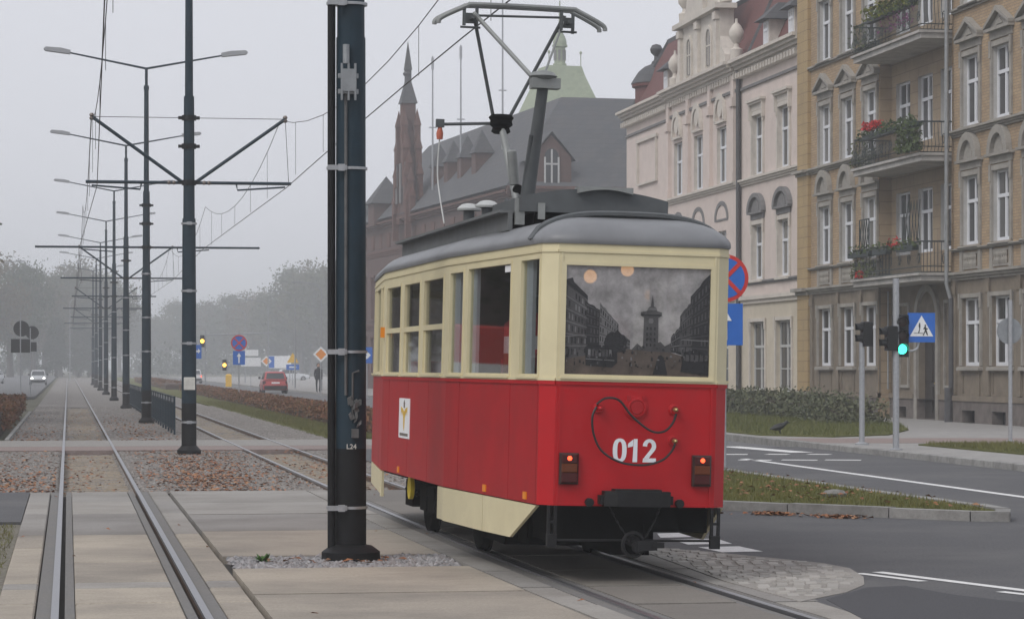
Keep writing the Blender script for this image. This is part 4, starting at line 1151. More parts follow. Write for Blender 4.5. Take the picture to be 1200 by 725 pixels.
def one_way(t, z, s_, side=1):
    g = empty('one_way_plate', (0,-.045,z), 0, t)
    m = MB(); m.box(-s_,s_,-.0,.012,-s_*1.15,s_*1.15); m.build('plate', M['sign_blue'], g)
    k = s_/.3
    flat('arrow', [(x*k,y*k) for x,y in [(-.035,-.26),(.035,-.26),(.035,.06),(.11,.06),(0,.25),(-.11,.06),(-.035,.06)]], M['sign_white'], g, -.004)
    return g
x, y = AY(849,326,41.2)[0], 41.2
t = thing('road_sign', 'no stopping disc above a blue one way arrow on the island behind the tram', 'road sign', (x, y, .1))
z = AY(849,326,41.2)[2]-.1
sign_post(t, z+.4, .03); no_stopping(t, z, .375); one_way(t, AY(849,380,41.2)[2]-.1, .285)
x, y = G(280,470)
t = thing('road_sign', 'no stopping disc above a blue one way arrow on the far hedge strip', 'road sign', (x, y, -.02))
sign_post(t, 3.5, .03); no_stopping(t, 2.92, .40); one_way(t, 2.18, .30)

def lens(parent, x, y, z, r, mat, visor=True, ang=0):
    m = MB(); m.lathe([(r,.0),(r*.95,.02),(r*.6,.035),(.0,.04)], n=18, axis='y')
    o = m.build('lens', mat, parent, True); o.location = (x, y, z); o.rotation_euler = (0,0,pi)
    if visor:
        v = MB(); P, fs = [], []
        for k in range(13):
            a = pi*(-.12+1.24*k/12)
            P += [(r*1.12*cos(a), 0, r*1.12*sin(a)), (r*1.12*cos(a), .16 - .05*abs(cos(a)), r*1.12*sin(a))]
        for k in range(12): fs.append((2*k,2*k+1,2*k+3,2*k+2))
        v.add(P, fs); q = v.build('visor', M['plastic'], o)
    return o
def signal_head(parent, loc, rz, lamps, w=.15, step=.27, r=.1):
    h = empty('signal_head', loc, rz, parent)
    n_ = len(lamps)
    m = MB(); m.bevbox(-w, w, 0, .2, -.02, n_*step+.02, .02); o = m.build('housing', M['plastic'], h)
    for k, mt in enumerate(lamps): lens(h, 0, 0, (k+.5)*step, r, M[mt])
    return h
# pole with the lit green signal and the crossing sign
x, y = G(1050,527,.12)
t = thing('traffic_light', 'traffic light showing green with blue crossing sign on its pole', 'traffic light', (x, y, .12))
sc_ = 56.0
m = MB(); m.tube([(0,0,-.1),(0,0,3.32)], .062, 14); m.build('post', M['galv'], t, True)
m = MB(); m.lathe([(.13,-.05),(.13,.02),(.07,.04)], n=12); m.build('post_foot', M['galv'], t)
signal_head(t, (.115,-.02,1.82), 0, ['green_lit','lens_dark','lens_dark'], .135, .262, .098)
signal_head(t, (-.19,.02,1.94), -pi/2, ['lens_dark','lens_dark'], .12, .22, .085)
m = MB(); m.box(-.16,.02,-.02,.02,2.0,2.04); m.box(-.02,.1,-.03,.03,2.5,2.55); m.tube(smooth_path([(.2,.03,1.93),(.34,.03,1.92),(.44,.03,1.98),(.47,.03,2.12)]), .022, 8); m.build('bracket', M['galv'], t)
g = empty('crossing_plate', (.51,-.01,2.37), 0, t)
m = MB(); m.box(-.275,.275,0,.015,-.285,.285); m.build('plate', M['sign_blue'], g)
flat('white_triangle', [(-.235,-.17),(.235,-.17),(0,.235)], M['sign_white'], g, -.004)
flat('pictogram', [(-.07,-.10),(-.045,-.02),(-.06,.03),(-.05,.09),(-.03,.09),(-.025,.03),(-.03,-.02),(-.05,-.11)], M['sign_black'], g, -.008)
flat('pictogram', [(-.155,-.115),(.03,-.115),(.03,-.105),(-.155,-.105)], M['sign_black'], g, -.008)
flat('pictogram', [(.02,-.15),(.04,-.155),(.075,-.08),(.11,-.15),(.13,-.145),(.095,-.04),(.13,-.03),(.125,-.015),(.09,-.01),(.085,.02),(.06,.02),(.03,-.03),(.045,-.035),(.06,-.02),(.065,-.06)], M['sign_black'], g, -.008)
flat('pictogram', circ(.017, 12, (.075,.042)), M['sign_black'], g, -.008)
x, y = G(1010,521,.12)
t = thing('traffic_light', 'slim grey signal post with two black lamps turned sideways', 'traffic light', (x, y, .12))
m = MB(); m.tube([(0,0,-.1),(0,0,2.12)], .058, 14); m.build('post', M['galv'], t, True)
m = MB(); m.lathe([(.15,-.05),(.15,.03),(.07,.06)], n=12); m.build('post_foot', M['galv'], t)
signal_head(t, (.0,.0,2.05), -pi/2, ['lens_dark','lens_dark'], .125, .235, .09)
x, y = G(1184,517,.12)
t = thing('road_sign', 'round road sign seen from its grey back near the brick building', 'road sign', (x, y, .12))
sign_post(t, 3.05, .045)
m = disc(.285); o = m.build('sign_back', M['sign_back'], t); o.location = (0,.06,2.38)
# left: signs seen from behind
x, y = G(24,464)
t = thing('road_sign', 'dark backs of a round and an oblong sign on one post', 'road sign', (x, y, -.02))
sign_post(t, 4.9, .035)
m = disc(.46); o = m.build('sign_back', M['sign_black'], t); o.location = (.05,.05,3.95)
m = MB(); m.box(-.55,.55,.03,.05,2.55,3.35); m.build('sign_back', M['sign_black'], t)
x, y = G(35.5,461)
t = thing('road_sign', 'smaller dark sign backs on the post behind the oblong sign', 'road sign', (x, y, -.02))
sign_post(t, 4.2, .035)
m = disc(.42); o = m.build('sign_back', M['sign_black'], t); o.location = (.12,.05,3.9)
m = MB(); m.box(-.3,.4,.03,.05,2.7,3.3); m.build('sign_back', M['sign_black'], t)
# far right signs
def simple_sign(label, px, pbase, Ytop, pts, mat, parts=(), postr=.03):
    x, y = G(px, pbase); t = thing('road_sign', label, 'road sign', (x, y, .1 if x > 15 else -.02)); 
    zc = AY(px, Ytop, y)[2]-t.location.z
    sign_post(t, zc+.3, postr)
    g = empty('sign_plate', (0,-.05,zc), 0, t)
    flat('plate', pts, M[mat], g, .0)
    for i, (p, mm) in enumerate(parts): flat('plate_mark', p, M[mm], g, -.004-.004*i)
    return t
sq = lambda w, h: [(-w,-h),(w,-h),(w,h),(-w,h)]
simple_sign('orange and white diamond priority sign by the far pavement', 376, 463, 415, [(0,-.48),(.48,0),(0,.48),(-.48,0)], 'sign_white', [([(0,-.33),(.33,0),(0,.33),(-.33,0)], 'sign_orange')])
simple_sign('blue sign with white bent arrow behind the boxed wire pole', 229, 466, 412, sq(.33,.38), 'sign_blue', [([(-.05,-.28),(.03,-.28),(.03,-.02),(.15,-.02),(.15,-.1),(.27,.04),(.15,.18),(.15,.08),(-.05,.08)], 'sign_white')])
simple_sign('small blue arrow sign beside the near pole and red brick wall', 430, 468, 416, sq(.28,.42), 'sign_blue', [([(-.2,-.2),(.0,-.2),(.2,0),(0,.2),(-.2,.2),(0,0)], 'sign_white')])
simple_sign('yellow triangle above a blue plate beyond the red car', 343, 453, 420, [(-.5,-.35),(.5,-.35),(0,.5)], 'sign_yellow', [([(-.55,-.95),(.55,-.95),(.55,-.5),(-.55,-.5)], 'sign_blue'), ([(-.3,-.78),(.3,-.78),(.3,-.66),(-.3,-.66)], 'sign_white')])
simple_sign('pale stacked direction boards beyond the one way sign', 294, 454, 424, sq(.8,.35), 'sign_white', [([(-.5,.5),(.6,.5),(.6,1.0),(-.5,1.0)], 'sign_white')])
simple_sign('small pale diamond sign beside the far billboard', 312, 451, 423, [(0,-.5),(.5,0),(0,.5),(-.5,0)], 'sign_white', [([(0,-.33),(.33,0),(0,.33),(-.33,0)], 'sign_orange')])
x, y = G(328,450); t = thing('billboard', 'white billboard with a blue end panel beyond the red car', 'billboard', (x, y, 0))
m = MB(); m.box(-1.1,1.1,0,.12,1.55,2.75); m.build('panel', M['sign_white'], t)
m = MB(); m.box(-1.1,-.55,-.02,0,1.6,2.7); m.build('blue_panel', M['sign_blue'], t)
m = MB(); m.box(-1.0,-.92,.02,.1,-.1,1.55); m.box(.92,1.0,.02,.1,-.1,1.55); m.build('leg', M['galv'], t)
# far amber signals
def far_signal(label, px, py, pbase):
    x, y = G(px+1, pbase); t = thing('traffic_light', label, 'traffic light', (x, y, -.02))
    z = AY(px, py, y)[2]
    m = MB(); m.tube([(.25,0.1,-.1),(.25,.1,z+.9)], .06, 8); m.build('post', M['galv'], t)
    signal_head(t, (0,-.1,z-.4), 0, ['lens_dark','amber_lit','lens_dark'], .17, .3, .145)
    return t
t = far_signal('amber traffic light hung high over the far road', 236, 400, 455)
m = MB(); m.tube([(.25,.1,4.2),(5.5,.1,4.4)], .05, 8); m.build('mast_arm', M['galv'], t)
t = far_signal('amber traffic light low beside a yellow box on the far verge', 262, 428, 453)
m = MB(); m.bevbox(.1,.6,-.2,.2,.0,1.1,.1); m.build('yellow_box', M['sign_yellow'], t)

# ---------------------------------------------------------------- street lamps along the far roads
def street_lamp(label, x, y, h, side):
    t = thing('street_lamp', label, 'street lamp', (x, y, 0), 0, 'street lamps beside the far roads')
    m = MB(); m.tube([(0,0,-.2),(0,0,h)], [.06,.035], 10); m.tube(smooth_path([(0,0,h-.05),(side*.4,0,h+.35),(side*1.5,0,h+.5)]), .035, 8); m.build('lamp_post', M['galv'], t, True)
    m = MB(); m.prism([(-.35,-.05),(.4,-.05),(.4,.03),(-.2,.08)], -.12, .12, 'xz'); o = m.build('lamp_head', M['lampgrey'], t); o.location = (side*1.7, 0, h+.5)
for lb, x, y in (('street lamp just beyond the person on the far pavement',16.6,199), ('street lamp between the person and the far billboard',16.6,226), ('street lamp beside the person in dark clothes',16.6,178), ('street lamp beyond the billboard by the far road bend',17,262)): street_lamp('pale '+lb, x, y, 6.8, -1)
for lb, x, y in (('pale street lamp beside the left road near the round sign backs',-5.4,215), ('pale street lamp at the far end of the empty track',.25,330)): street_lamp(lb, x, y, 9.5, 1)

# ---------------------------------------------------------------- cars
M.update(tyre=pm('tyre', (.015,.015,.015), .8), carglass=pm('car_glass', (.03,.035,.04), .08, spec=.6, var=.05), chrome=pm('hub', (.35,.35,.36), .35, .7))
def car(label, loc, rz, col, lit_front=False, lit_rear=False, hatch=True, group=None):
    t = thing('car', label, 'car', loc, rz, group)
    paint = pm('car_paint', col, .3, var=.03, spec=.5, coat=.5)
    L, W = 3.9, .80
    def section(y, zb, zt, w, cb=.06):
        return [(-w+.04,y,zb),(-w,y,zb+.1),(-w-.005,y,(zb+zt)/2),(-w+.03,y,zt-.05),(-w+.12,y,zt),(w-.12,y,zt),(w-.03,y,zt-.05),(w+.005,y,(zb+zt)/2),(w,y,zb+.1),(w-.04,y,zb)]
    st = [(0,.32,.62,.70),(.08,.25,.80,.78),(.5,.22,.92,W),(1.2,.2,.93,W),(2.4,.2,.92,W),(3.0,.2,.86,.79),(3.6,.22,.74,.77),(3.82,.26,.66,.72),(3.9,.34,.55,.66)]
    P, fs = [], []
    for s_ in st: P += section(*s_)
    for i in range(len(st)-1):
        for k in range(10): fs.append((i*10+k, i*10+(k+1)%10, (i+1)*10+(k+1)%10, (i+1)*10+k))
    fs += [tuple(range(10))[::-1], tuple((len(st)-1)*10+k for k in range(10))]
    m = MB(); m.add(P, fs); body = m.build('body', paint, t, True)
    ca = [(.12,.88,.72),(.48,1.36,.60),(.75,1.41,.58),(1.75,1.40,.57),(2.0,1.34,.59),(2.75,.88,.70)]
    P, fs = [], []
    for y, z, w in ca: P += [(-W+.06,y if z > 1 else y,.86),(-w,y,z-.03),(-w+.06,y,z),(w-.06,y,z),(w,y,z-.03),(W-.06,y,.86)]
    for i in range(len(ca)-1):
        for k in range(5): fs.append((i*6+k, i*6+k+1, (i+1)*6+k+1, (i+1)*6+k))
    m = MB(); m.add(P, fs + [tuple(range(6))[::-1], tuple((len(ca)-1)*6+k for k in range(6))]); m.build('cabin', paint, t, True)
    m = MB(); m.quad((-.60,.155,.93),(.60,.155,.93),(.52,.435,1.31),(-.52,.435,1.31)); m.build('rear_window', M['carglass'], t)
    m = MB(); m.quad((-.60,2.70,.94),(.60,2.70,.94),(.52,2.07,1.31),(-.52,2.07,1.31)); m.build('windscreen', M['carglass'], t)
    for sx in (-1,1):
        m = MB(); m.quad((sx*.765,.55,.92),(sx*.765,2.5,.92),(sx*.625,1.95,1.32),(sx*.645,.72,1.34)); m.build('side_window', M['carglass'], t)
        for y in (.72, 3.15):
            w = MB(); w.lathe([(.12,-.09),(.28,-.09),(.30,-.05),(.30,.05),(.28,.09),(.12,.09)], n=20, axis='x'); o = w.build('wheel', M['tyre'], t, True); o.location = (sx*.72, y, .30)
            h = MB(); h.lathe([(.17,.085),(.16,.095),(.05,.10)], n=14, axis='x'); h.build('hub_cap', M['chrome'], o).rotation_euler = (0,0,0 if sx > 0 else pi)
        m = MB(); m.box(sx*.73-.10, sx*.73+.0 if sx > 0 else sx*.73+.10, -.015 if False else .02, .09, .60, .80); m.build('tail_light', M['tail_lit'] if lit_rear else M['lens_red'], t)
        m = MB(); m.lathe([(.11,0),(.11,.03),(.06,.06)], (sx*.55,3.80,.60), 14, 'y'); m.build('headlight', M['head_lit'] if lit_front else M['sign_white'], t, True)
        m = MB(); m.box(sx*.86-.07, sx*.86+.07, 2.35, 2.45, .92, 1.06); m.build('mirror', M['plastic'], t)
    m = MB(); m.box(-.72,.72,-.04,.07,.30,.50); m.build('bumper', M['plastic'], t)
    m = MB(); m.box(-.68,.68,3.84,3.95,.30,.48); m.build('bumper', M['plastic'], t)
    m = MB(); m.box(-.26,.26,.005,.03,.62,.74); m.build('number_plate', M['sign_white'], t)
    return t
x, y = G(323,461)
car('red hatchback driving away along the foggy right hand road', (x, y, 0), 0, (.40,.03,.03))
x, y = G(45,450.5)
car('silver car with lit headlights coming down the left road', (x, y, -.02), pi, (.40,.41,.42), True)
x, y = G(0,449); car('pale car on the left road just ahead of the silver car', (x-.3, y, -.02), pi-.2, (.55,.56,.58))
x, y = G(228,449); car('white car with red tail lights beyond the boxed wire pole', (x, y, 0), 0, (.6,.6,.6), False, True)
x, y = G(305,448); car('pale car parked beside the far billboard', (x+4, y+30, 0), -pi/2, (.6,.62,.64))

# ---------------------------------------------------------------- person far down the pavement, crow on the grass
def person(label, loc, rz):
    t = thing('person', label, 'person', loc, rz)
    me = bpy.data.meshes.new('body')
    V = [(0,0,.95),(0,0,1.15),(0,.01,1.38),(0,.0,1.50),(0,-.02,1.58),(0,-.03,1.70),
         (-.10,0,.90),(-.11,.02,.50),(-.11,-.03,.08),(-.12,-.16,.04),(.10,0,.90),(.11,-.06,.50),(.10,.06,.08),(.11,-.07,.04),
         (-.20,0,1.40),(-.25,.02,1.13),(-.23,-.06,.90),(-.22,-.09,.80),(.20,0,1.40),(.25,.02,1.13),(.23,-.04,.90),(.22,-.07,.80)]
    E_ = [(0,1),(1,2),(2,3),(3,4),(4,5),(0,6),(6,7),(7,8),(8,9),(0,10),(10,11),(11,12),(12,13),(2,14),(14,15),(15,16),(16,17),(2,18),(18,19),(19,20),(20,21)]
    R_ = [.17,.16,.17,.07,.085,.10,.10,.075,.05,.04,.10,.075,.05,.04,.075,.06,.045,.04,.075,.06,.045,.04]
    me.from_pydata(V, E_, []); me.materials.append(pm('dark_clothes', (.025,.027,.032), .8))
    o = put('body', me, t)
    md = o.modifiers.new('skin', 'SKIN'); me.skin_vertices[0].data[0].use_root = True
    for i, r in enumerate(R_): me.skin_vertices[0].data[i].radius = (r, r*.85)
    o.modifiers.new('sub', 'SUBSURF').levels = 1; o.modifiers['sub'].render_levels = 2
    m = MB(); m.lathe([(.02,1.84),(.09,1.82),(.115,1.74),(.11,1.66),(.06,1.62)], (0,.0,0), 12); m.build('hair', pm('hair', (.03,.022,.016), .8), t, True)
    m = MB(); m.lathe([(.09,.0),(.10,.1),(.08,.17),(.02,.19)], (0,-.045,1.60), 10); m.build('face', pm('skin', (.45,.28,.2), .6), t, True)
    return t
x, y = G(373,459.5,.11)
person('person in dark clothes standing on the far right pavement', (x, y, .11), .3)
x, y = G(912,518,.15)
crow = thing('crow', 'black crow walking on the grass in front of the shrubs', 'bird', (16.55, 61.4, .15), 0)
m = MB(); m.tube(smooth_path([(-.26,0,.11),(-.15,0,.14),(-.03,0,.17),(.08,0,.22),(.14,0,.27),(.19,0,.275)],4), [.012,.02,.03,.045,.06,.07,.078,.08,.08,.078,.072,.062,.05,.045,.042,.042,.042,.04,.036,.02,.01], 10)
m.build('body', M['sign_black'], crow, True)
m = MB(); m.tube([(.18,0,.272),(.25,0,.255)], [.02,.004], 8); m.build('beak', M['sign_black'], crow)
for sy in (-.03,.03):
    m = MB(); m.tube([(-.0,sy,.14),(-.01,sy,.06),(.0,sy,-.02)], .008, 5); m.box(-.02,.05,sy-.012,sy+.012,-.025,-.015); m.build('leg', M['sign_black'], crow)
    m = MB(); m.tube([(.06,sy*2.2,.2),(-.08,sy*2.4,.16),(-.24,sy*1.2,.11)], [.03,.035,.006], 6); m.build('wing', M['sign_black'], crow, True)
# ---------------------------------------------------------------- buildings
M.update(
    ybrick=brick_mat('yellow_brick', (.43,.305,.18), (.35,.24,.14), (.20,.165,.13), .27, .085, False, .45),
    yband=brick_mat('banded_brick', (.34,.26,.17), (.30,.225,.15), (.10,.085,.07), .9, .36, False, .5),
    quoin=brick_mat('corner_blocks', (.40,.285,.14), (.37,.265,.13), (.14,.10,.07), 1.4, .36, False, .35),
    ystone=pm('grey_stucco', (.31,.29,.26), .9, var=.15, scale=3, dirt=.5, dirtcol=(.10,.09,.08), bump=.2),
    yground=pm('brown_render', (.20,.165,.125), .9, var=.16, scale=2.5, dirt=.6, dirtcol=(.085,.07,.06), bump=.25, bscale=30),
    plinth=pm('plinth_stone', (.145,.125,.115), .95, var=.25, scale=3, dirt=.5, bump=.5, bscale=25),
    reveal=pm('window_reveal', (.46,.45,.435), .85, var=.1, scale=4, dirt=.3),
    pinkwall=pm('pink_render', (.60,.515,.47), .9, var=.06, scale=1.5, dirt=.25, dirtcol=(.36,.30,.27), bump=.1),
    pinkbase=pm('cream_render', (.54,.48,.385), .9, var=.08, scale=1.5, dirt=.3, dirtcol=(.32,.27,.21), bump=.1),
    pinktrim=pm('pale_trim', (.56,.515,.46), .85, var=.1, scale=4, dirt=.35, dirtcol=(.28,.26,.23)),
    trimdark=pm('weathered_trim', (.17,.165,.165), .9, var=.2, scale=4),
    redtile=pm('red_roof_tile', (.135,.05,.045), .8, var=.25, scale=12, dirt=.5, dirtcol=(.09,.05,.05), bump=.4, bscale=30),
    slate=brick_mat('slate_roof', (.062,.066,.074), (.078,.08,.086), (.03,.03,.034), .5, .32, False, .3),
    rbrick=brick_mat('red_brick', (.11,.052,.043), (.085,.042,.037), (.085,.068,.06), .26, .08, False, .45),
    rtrim=pm('red_terracotta', (.125,.064,.052), .9, var=.2, scale=4, dirt=.4),
    copper=pm('copper_patina', (.28,.32,.22), .8, var=.15, scale=3, dirt=.3, dirtcol=(.15,.2,.14)),
    winwhite=pm('window_white', (.66,.67,.70), .5, var=.04),
    wingrey=pm('window_grey', (.45,.45,.44), .6, var=.06),
    ironwork=pm('balcony_iron', (.02,.03,.03), .55),
    balcslab=pm('balcony_slab', (.42,.40,.38), .9, var=.12, scale=4, dirt=.5),
    door=pm('old_door', (.035,.028,.024), .55, var=.3, scale=6),
    drain=pm('drain_pipe', (.30,.31,.32), .5, .3),
    drain_dark=pm('drain_dark', (.07,.07,.075), .6),
)
def _pane():
    m, t, b = _base('window_pane')
    oi = t.nodes.new('ShaderNodeObjectInfo')
    c = _ramp(t, oi.outputs['Random'], [(0,(.015,.017,.02)), (.45,(.035,.037,.04)), (.7,(.06,.06,.06)), (1,(.14,.135,.125))])
    t.links.new(c, b.inputs['Base Color']); b.inputs['Roughness'].default_value = .06; b.inputs['Specular IOR Level'].default_value = .6
    return m
M['pane'] = _pane()
def fwall(parent, name, u0, u1, z0, z1, holes, mat, y=0.0, rev=.24, revmat='reveal'):
    """facade sheet with real openings and reveals"""
    us = sorted({u0,u1,*[k for h in holes for k in h[:2] if u0<k<u1]}); zs = sorted({z0,z1,*[k for h in holes for k in h[2:4] if z0<k<z1]})
    m = MB()
    for i in range(len(us)-1):
        run = None
        for j in range(len(zs)-1):
            um, zm = (us[i]+us[i+1])/2, (zs[j]+zs[j+1])/2
            solid = not any(h[0]<um<h[1] and h[2]<zm<h[3] for h in holes)
            if solid and run is None: run = zs[j]
            if run is not None and (not solid or j == len(zs)-2):
                e = zs[j+1] if solid else zs[j]
                m.quad((us[i],y,run),(us[i+1],y,run),(us[i+1],y,e),(us[i],y,e)); run = None
    m.cur = 1
    for a,b,c,d in holes:
        m.quad((a,y,c),(a,y+rev,c),(a,y+rev,d),(a,y,d)); m.quad((b,y,c),(b,y,d),(b,y+rev,d),(b,y+rev,c))
        m.quad((a,y,d),(a,y+rev,d),(b,y+rev,d),(b,y,d)); m.quad((a,y,c),(b,y,c),(b,y+rev,c),(a,y+rev,c))
    return m.build(name, [M[mat], M[revmat]], parent)
def window(parent, u, z0, w, h, y=.14, mat='winwhite', kind='T', surround=None, hood=None, sill=True, smat='ystone'):
    def fr():
        m = MB(); a, f = w/2, .065
        m.box(-a,-a+f,0,.07,0,h); m.box(a-f,a,0,.07,0,h); m.box(-a+f,a-f,0,.07,0,f); m.box(-a+f,a-f,0,.07,h-f,h)
        zt = h*.64
        if kind in 'TX': m.box(-a+f,a-f,-.012,.06,zt-.05,zt+.05)
        if kind in 'TX':
            m.box(-.045,.045,-.008,.065,f,zt-.05); m.box(-.035,.035,0,.06,zt+.05,h-f)
        if kind == 'X': m.box(-a+f,a-f,.0,.05,zt*.5-.02,zt*.5+.02)
        for s_ in (-1,1):
            x0, x1 = (-a+f,-.045) if s_ < 0 else (.045,a-f)
            if x1-x0 > .15:
                for p0,p1,q0,q1 in ((x0,x0+.035,f,zt-.05),(x1-.035,x1,f,zt-.05)): m.box(p0,p1,.01,.055,q0,q1)
                m.box(x0+.035,x1-.035,.01,.055,f,f+.04)
        return m.mesh('window', M[mat])
    o = put('window', cached(('win',w,h,mat,kind), fr), parent, (u, y, z0))
    put('pane', cached(('pane',w,h), lambda: MB().quad((-w/2,.045,0),(w/2,.045,0),(w/2,.045,h),(-w/2,.045,h)).mesh('pane', M['pane'])), o)
    yo = -y
    if sill: put('sill', cached(('sill',w,smat,y), lambda: MB().bevbox(-w/2-.14,w/2+.14,yo-.14,yo+.1,-.13,-.03,.02).mesh('sill', M[smat])), o)
    if surround:
        def su():
            m = MB(); a, s_ = w/2+.004, surround
            m.box(-a-s_,-a,yo-.06,yo-.002,-.0,h+s_); m.box(a,a+s_,yo-.06,yo-.002,0,h+s_); m.box(-a,a,yo-.061,yo-.002,h+.004,h+s_)
            m.box(-a-s_-.03,-a-s_*.2,yo-.09,yo-.055,h-.3,h+s_+.02); m.box(a+s_*.2,a+s_+.03,yo-.09,yo-.055,h-.3,h+s_+.02)
            return m.mesh('surround', M[smat])
        put('surround', cached(('sur',w,h,surround,smat,y), su), o)
    if hood:
        def hd():
            m = MB(); a = w/2+(surround or .1)+.08; zb = h+(surround or .1)
            if hood == 'tri':
                m.box(-a+.05,a-.05,yo-.05,yo-.003,zb+.05,zb+.28); zb += .26
                m.box(-a-.05,a+.05,yo-.20,yo-.002,zb,zb+.09)
                m.prism([(-a,zb+.09),(a,zb+.09),(0,zb+.52)], yo-.07, yo-.004, 'xz')
                for s_ in (-1,1): m.prism([(s_*(a+.07),zb+.09),(s_*(a+.07),zb+.18),(0,zb+.67),(0,zb+.53)], yo-.21, yo-.006, 'xz')
                m.prism([(-a*.28,zb+.16),(a*.28,zb+.16),(0,zb+.36)], yo-.10, yo-.02, 'xz')
            elif hood == 'arch':
                m.box(-a+.05,a-.05,yo-.05,yo-.003,zb+.04,zb+.26); zb += .24
                m.box(-a-.08,a+.08,yo-.18,yo-.002,zb,zb+.08); n_ = 12
                R1, R0 = (a*.86, a*.60) if smat != 'pinktrim' else (a*1.12, a*.86)
                ka = .95 if smat != 'pinktrim' else .62
                pts = [(R1*cos(pi*k/n_), zb+.08+R1*ka*sin(pi*k/n_)) for k in range(n_+1)] + [(R0*cos(pi-pi*k/n_), zb+.08+R0*ka*sin(pi-pi*k/n_)) for k in range(n_+1)]
                for k in range(n_): m.prism([pts[k], pts[k+1], pts[2*n_-k], pts[2*n_+1-k]], yo-.18, yo-.004, 'xz')
                m.prism([(R0*.98*cos(pi*k/n_), zb+.08+R0*.96*ka*sin(pi*k/n_)) for k in range(n_+1)], yo-.06, yo-.003, 'xz')
                m.prism([(R0*.5*cos(pi*k/n_), zb+.10+R0*.5*sin(pi*k/n_)) for k in range(n_+1)], yo-.10, yo-.05, 'xz')
            else:
                m.box(-a+.02,a-.02,yo-.04,yo-.003,zb+.02,zb+.34); m.box(-a-.08,a+.08,yo-.22,yo-.002,zb+.34,zb+.44); m.box(-a-.02,a+.02,yo-.15,yo-.003,zb+.26,zb+.34)
                for s_ in (-1,1): m.box(s_*(a-.06)-.06,s_*(a-.06)+.06,yo-.14,yo-.002,zb-.3,zb+.27)
            return m.mesh('window_hood', M['trimdark'] if smat == 'pinktrim' and hood == 'arch' else M[smat])
        put('window_hood', cached(('hood',w,h,hood,surround,smat,y), hd), o)
    return o
def course(parent, name, u0, u1, z0, z1, proj, mat, y=0.0, steps=2):
    m = MB()
    for k in range(steps):
        a = z0+(z1-z0)*k/steps; m.box(u0,u1,y-proj*(k+1)/steps,y-.002,a,z0+(z1-z0)*(k+1)/steps-.002)
    return m.build(name, M[mat], parent)
def dentils(parent, u0, u1, z0, z1, proj, mat, step=.5, w=.18):
    m = MB(); n_ = int((u1-u0)/step)
    for k in range(n_): m.box(u0+k*step, u0+k*step+w, -proj, -.002, z0, z1)
    o = m.build('dentil_row', M[mat], parent); o['kind'] = 'stuff'; return o
def body_shell(parent, u0, u1, depth, z1, mat, roofmat='slate', y0=.3):
    m = MB(); m.quad((u0,0,0),(u0,depth,0),(u0,depth,z1),(u0,0,z1)); m.quad((u1,0,0),(u1,0,z1),(u1,depth,z1),(u1,depth,0)); m.quad((u0,depth,0),(u1,depth,0),(u1,depth,z1),(u0,depth,z1)); m.build('side_wall', M[mat], parent)
    m = MB(); m.box(u0-.2,u1+.2,-.3,depth+.2,z1,z1+.12); m.build('roof', M[roofmat], parent)

# --- yellow brick tenement
YB = thing('tenement', 'four storey yellow brick tenement with three flowered balconies', 'building', (25.5, 91.9, .12), -pi/2)
WW = 1.42
lc, rc, bc = [3.2,5.88,8.42], [18.2,20.75,23.3,25.85], [10.72,12.92,15.1]
UE, ZT = 28.5, 17.2
fl = [(1.63,3.58,1.62), (5.10,7.07,WW), (8.52,10.52,WW), (12.05,14.1,WW)]
def holes(cols, z0, z1, w): return [(c-w/2, c+w/2, z0, z1) for c in cols]
for (a, b, cols, y, tag_) in ((1.35, 9.5, lc, 0, 'l'), (9.5, 16.6, bc, .35, 'b'), (16.6, UE, rc, 0, 'r')):
    hg = holes(cols, fl[0][0], fl[0][1], fl[0][2]) if tag_ != 'b' else [(12.3,14.1,.02,3.1)]
    hb = [(c-.55,c+.55,.0,.36) for c in cols] if tag_ != 'b' else [(12.3,14.1,.02,.62),(10.2,11.2,.02,.36),(15.0,15.9,.02,.36)]
    fwall(YB, 'plinth', a, b, -.15, .62, hb, 'plinth', y-(.10 if tag_ != 'b' else .06), .35, 'plinth')
    fwall(YB, 'ground_floor_wall', a, b, .62, 4.28, hg if tag_ != 'b' else [(12.3,14.1,.62,3.1)], 'yground', y, .3, 'yground')
    up = []
    for z0, z1, w in fl[1:]: up += holes(cols, z0, z1, w)
    fwall(YB, 'brick_wall', a, b, 4.28, ZT, up, 'ybrick' if tag_ != 'b' else 'yband', y, .26)
    for i, (z0, z1, w) in enumerate(fl):
        if i == 0 and tag_ == 'b': continue
        for c in cols:
            window(YB, c, z0, w, z1-z0, y+.11, 'winwhite', 'T', .15 if tag_ != 'b' and i else (.12 if i == 0 else None), None if tag_ == 'b' or i in (0,3) else ('arch' if i == 1 else 'tri'), tag_ != 'b' or i == 0)
    for c in cols:
        if tag_ == 'b': continue
        g = MB(); g.quad((c-.55,y+.22,0),(c+.55,y+.22,0),(c+.55,y+.22,.36),(c-.55,y+.22,.36)); g.build('cellar_window', M['pane'], YB)
        # balustrade panel under the first floor windows, recessed panel under ground floor ones
        m = MB(); m.box(c-.62,c+.62,y-.05,y-.003,4.40,4.46); m.box(c-.62,c+.62,y-.05,y-.003,4.82,4.88)
        for k in range(6): m.lathe([(.035,4.46),(.055,4.56),(.03,4.66),(.05,4.74),(.035,4.82)], (c-.45+.18*k, y-.045, 0), 6)
        for s_ in (-1,1): m.box(c+s_*.78-.12,c+s_*.78+.12,y-.06,y-.003,4.36,4.92)
        m.build('balustrade_panel', M['ystone'], YB)
        m = MB()
        for p in ((-.75,.75,1.44,1.50),(-.75,.75,.78,.84),(-.75,-.69,.84,1.44),(.69,.75,.84,1.44)): m.box(c+p[0],c+p[1],y-.04,y-.003,p[2],p[3])
        m.build('sill_panel', M['yground'], YB)
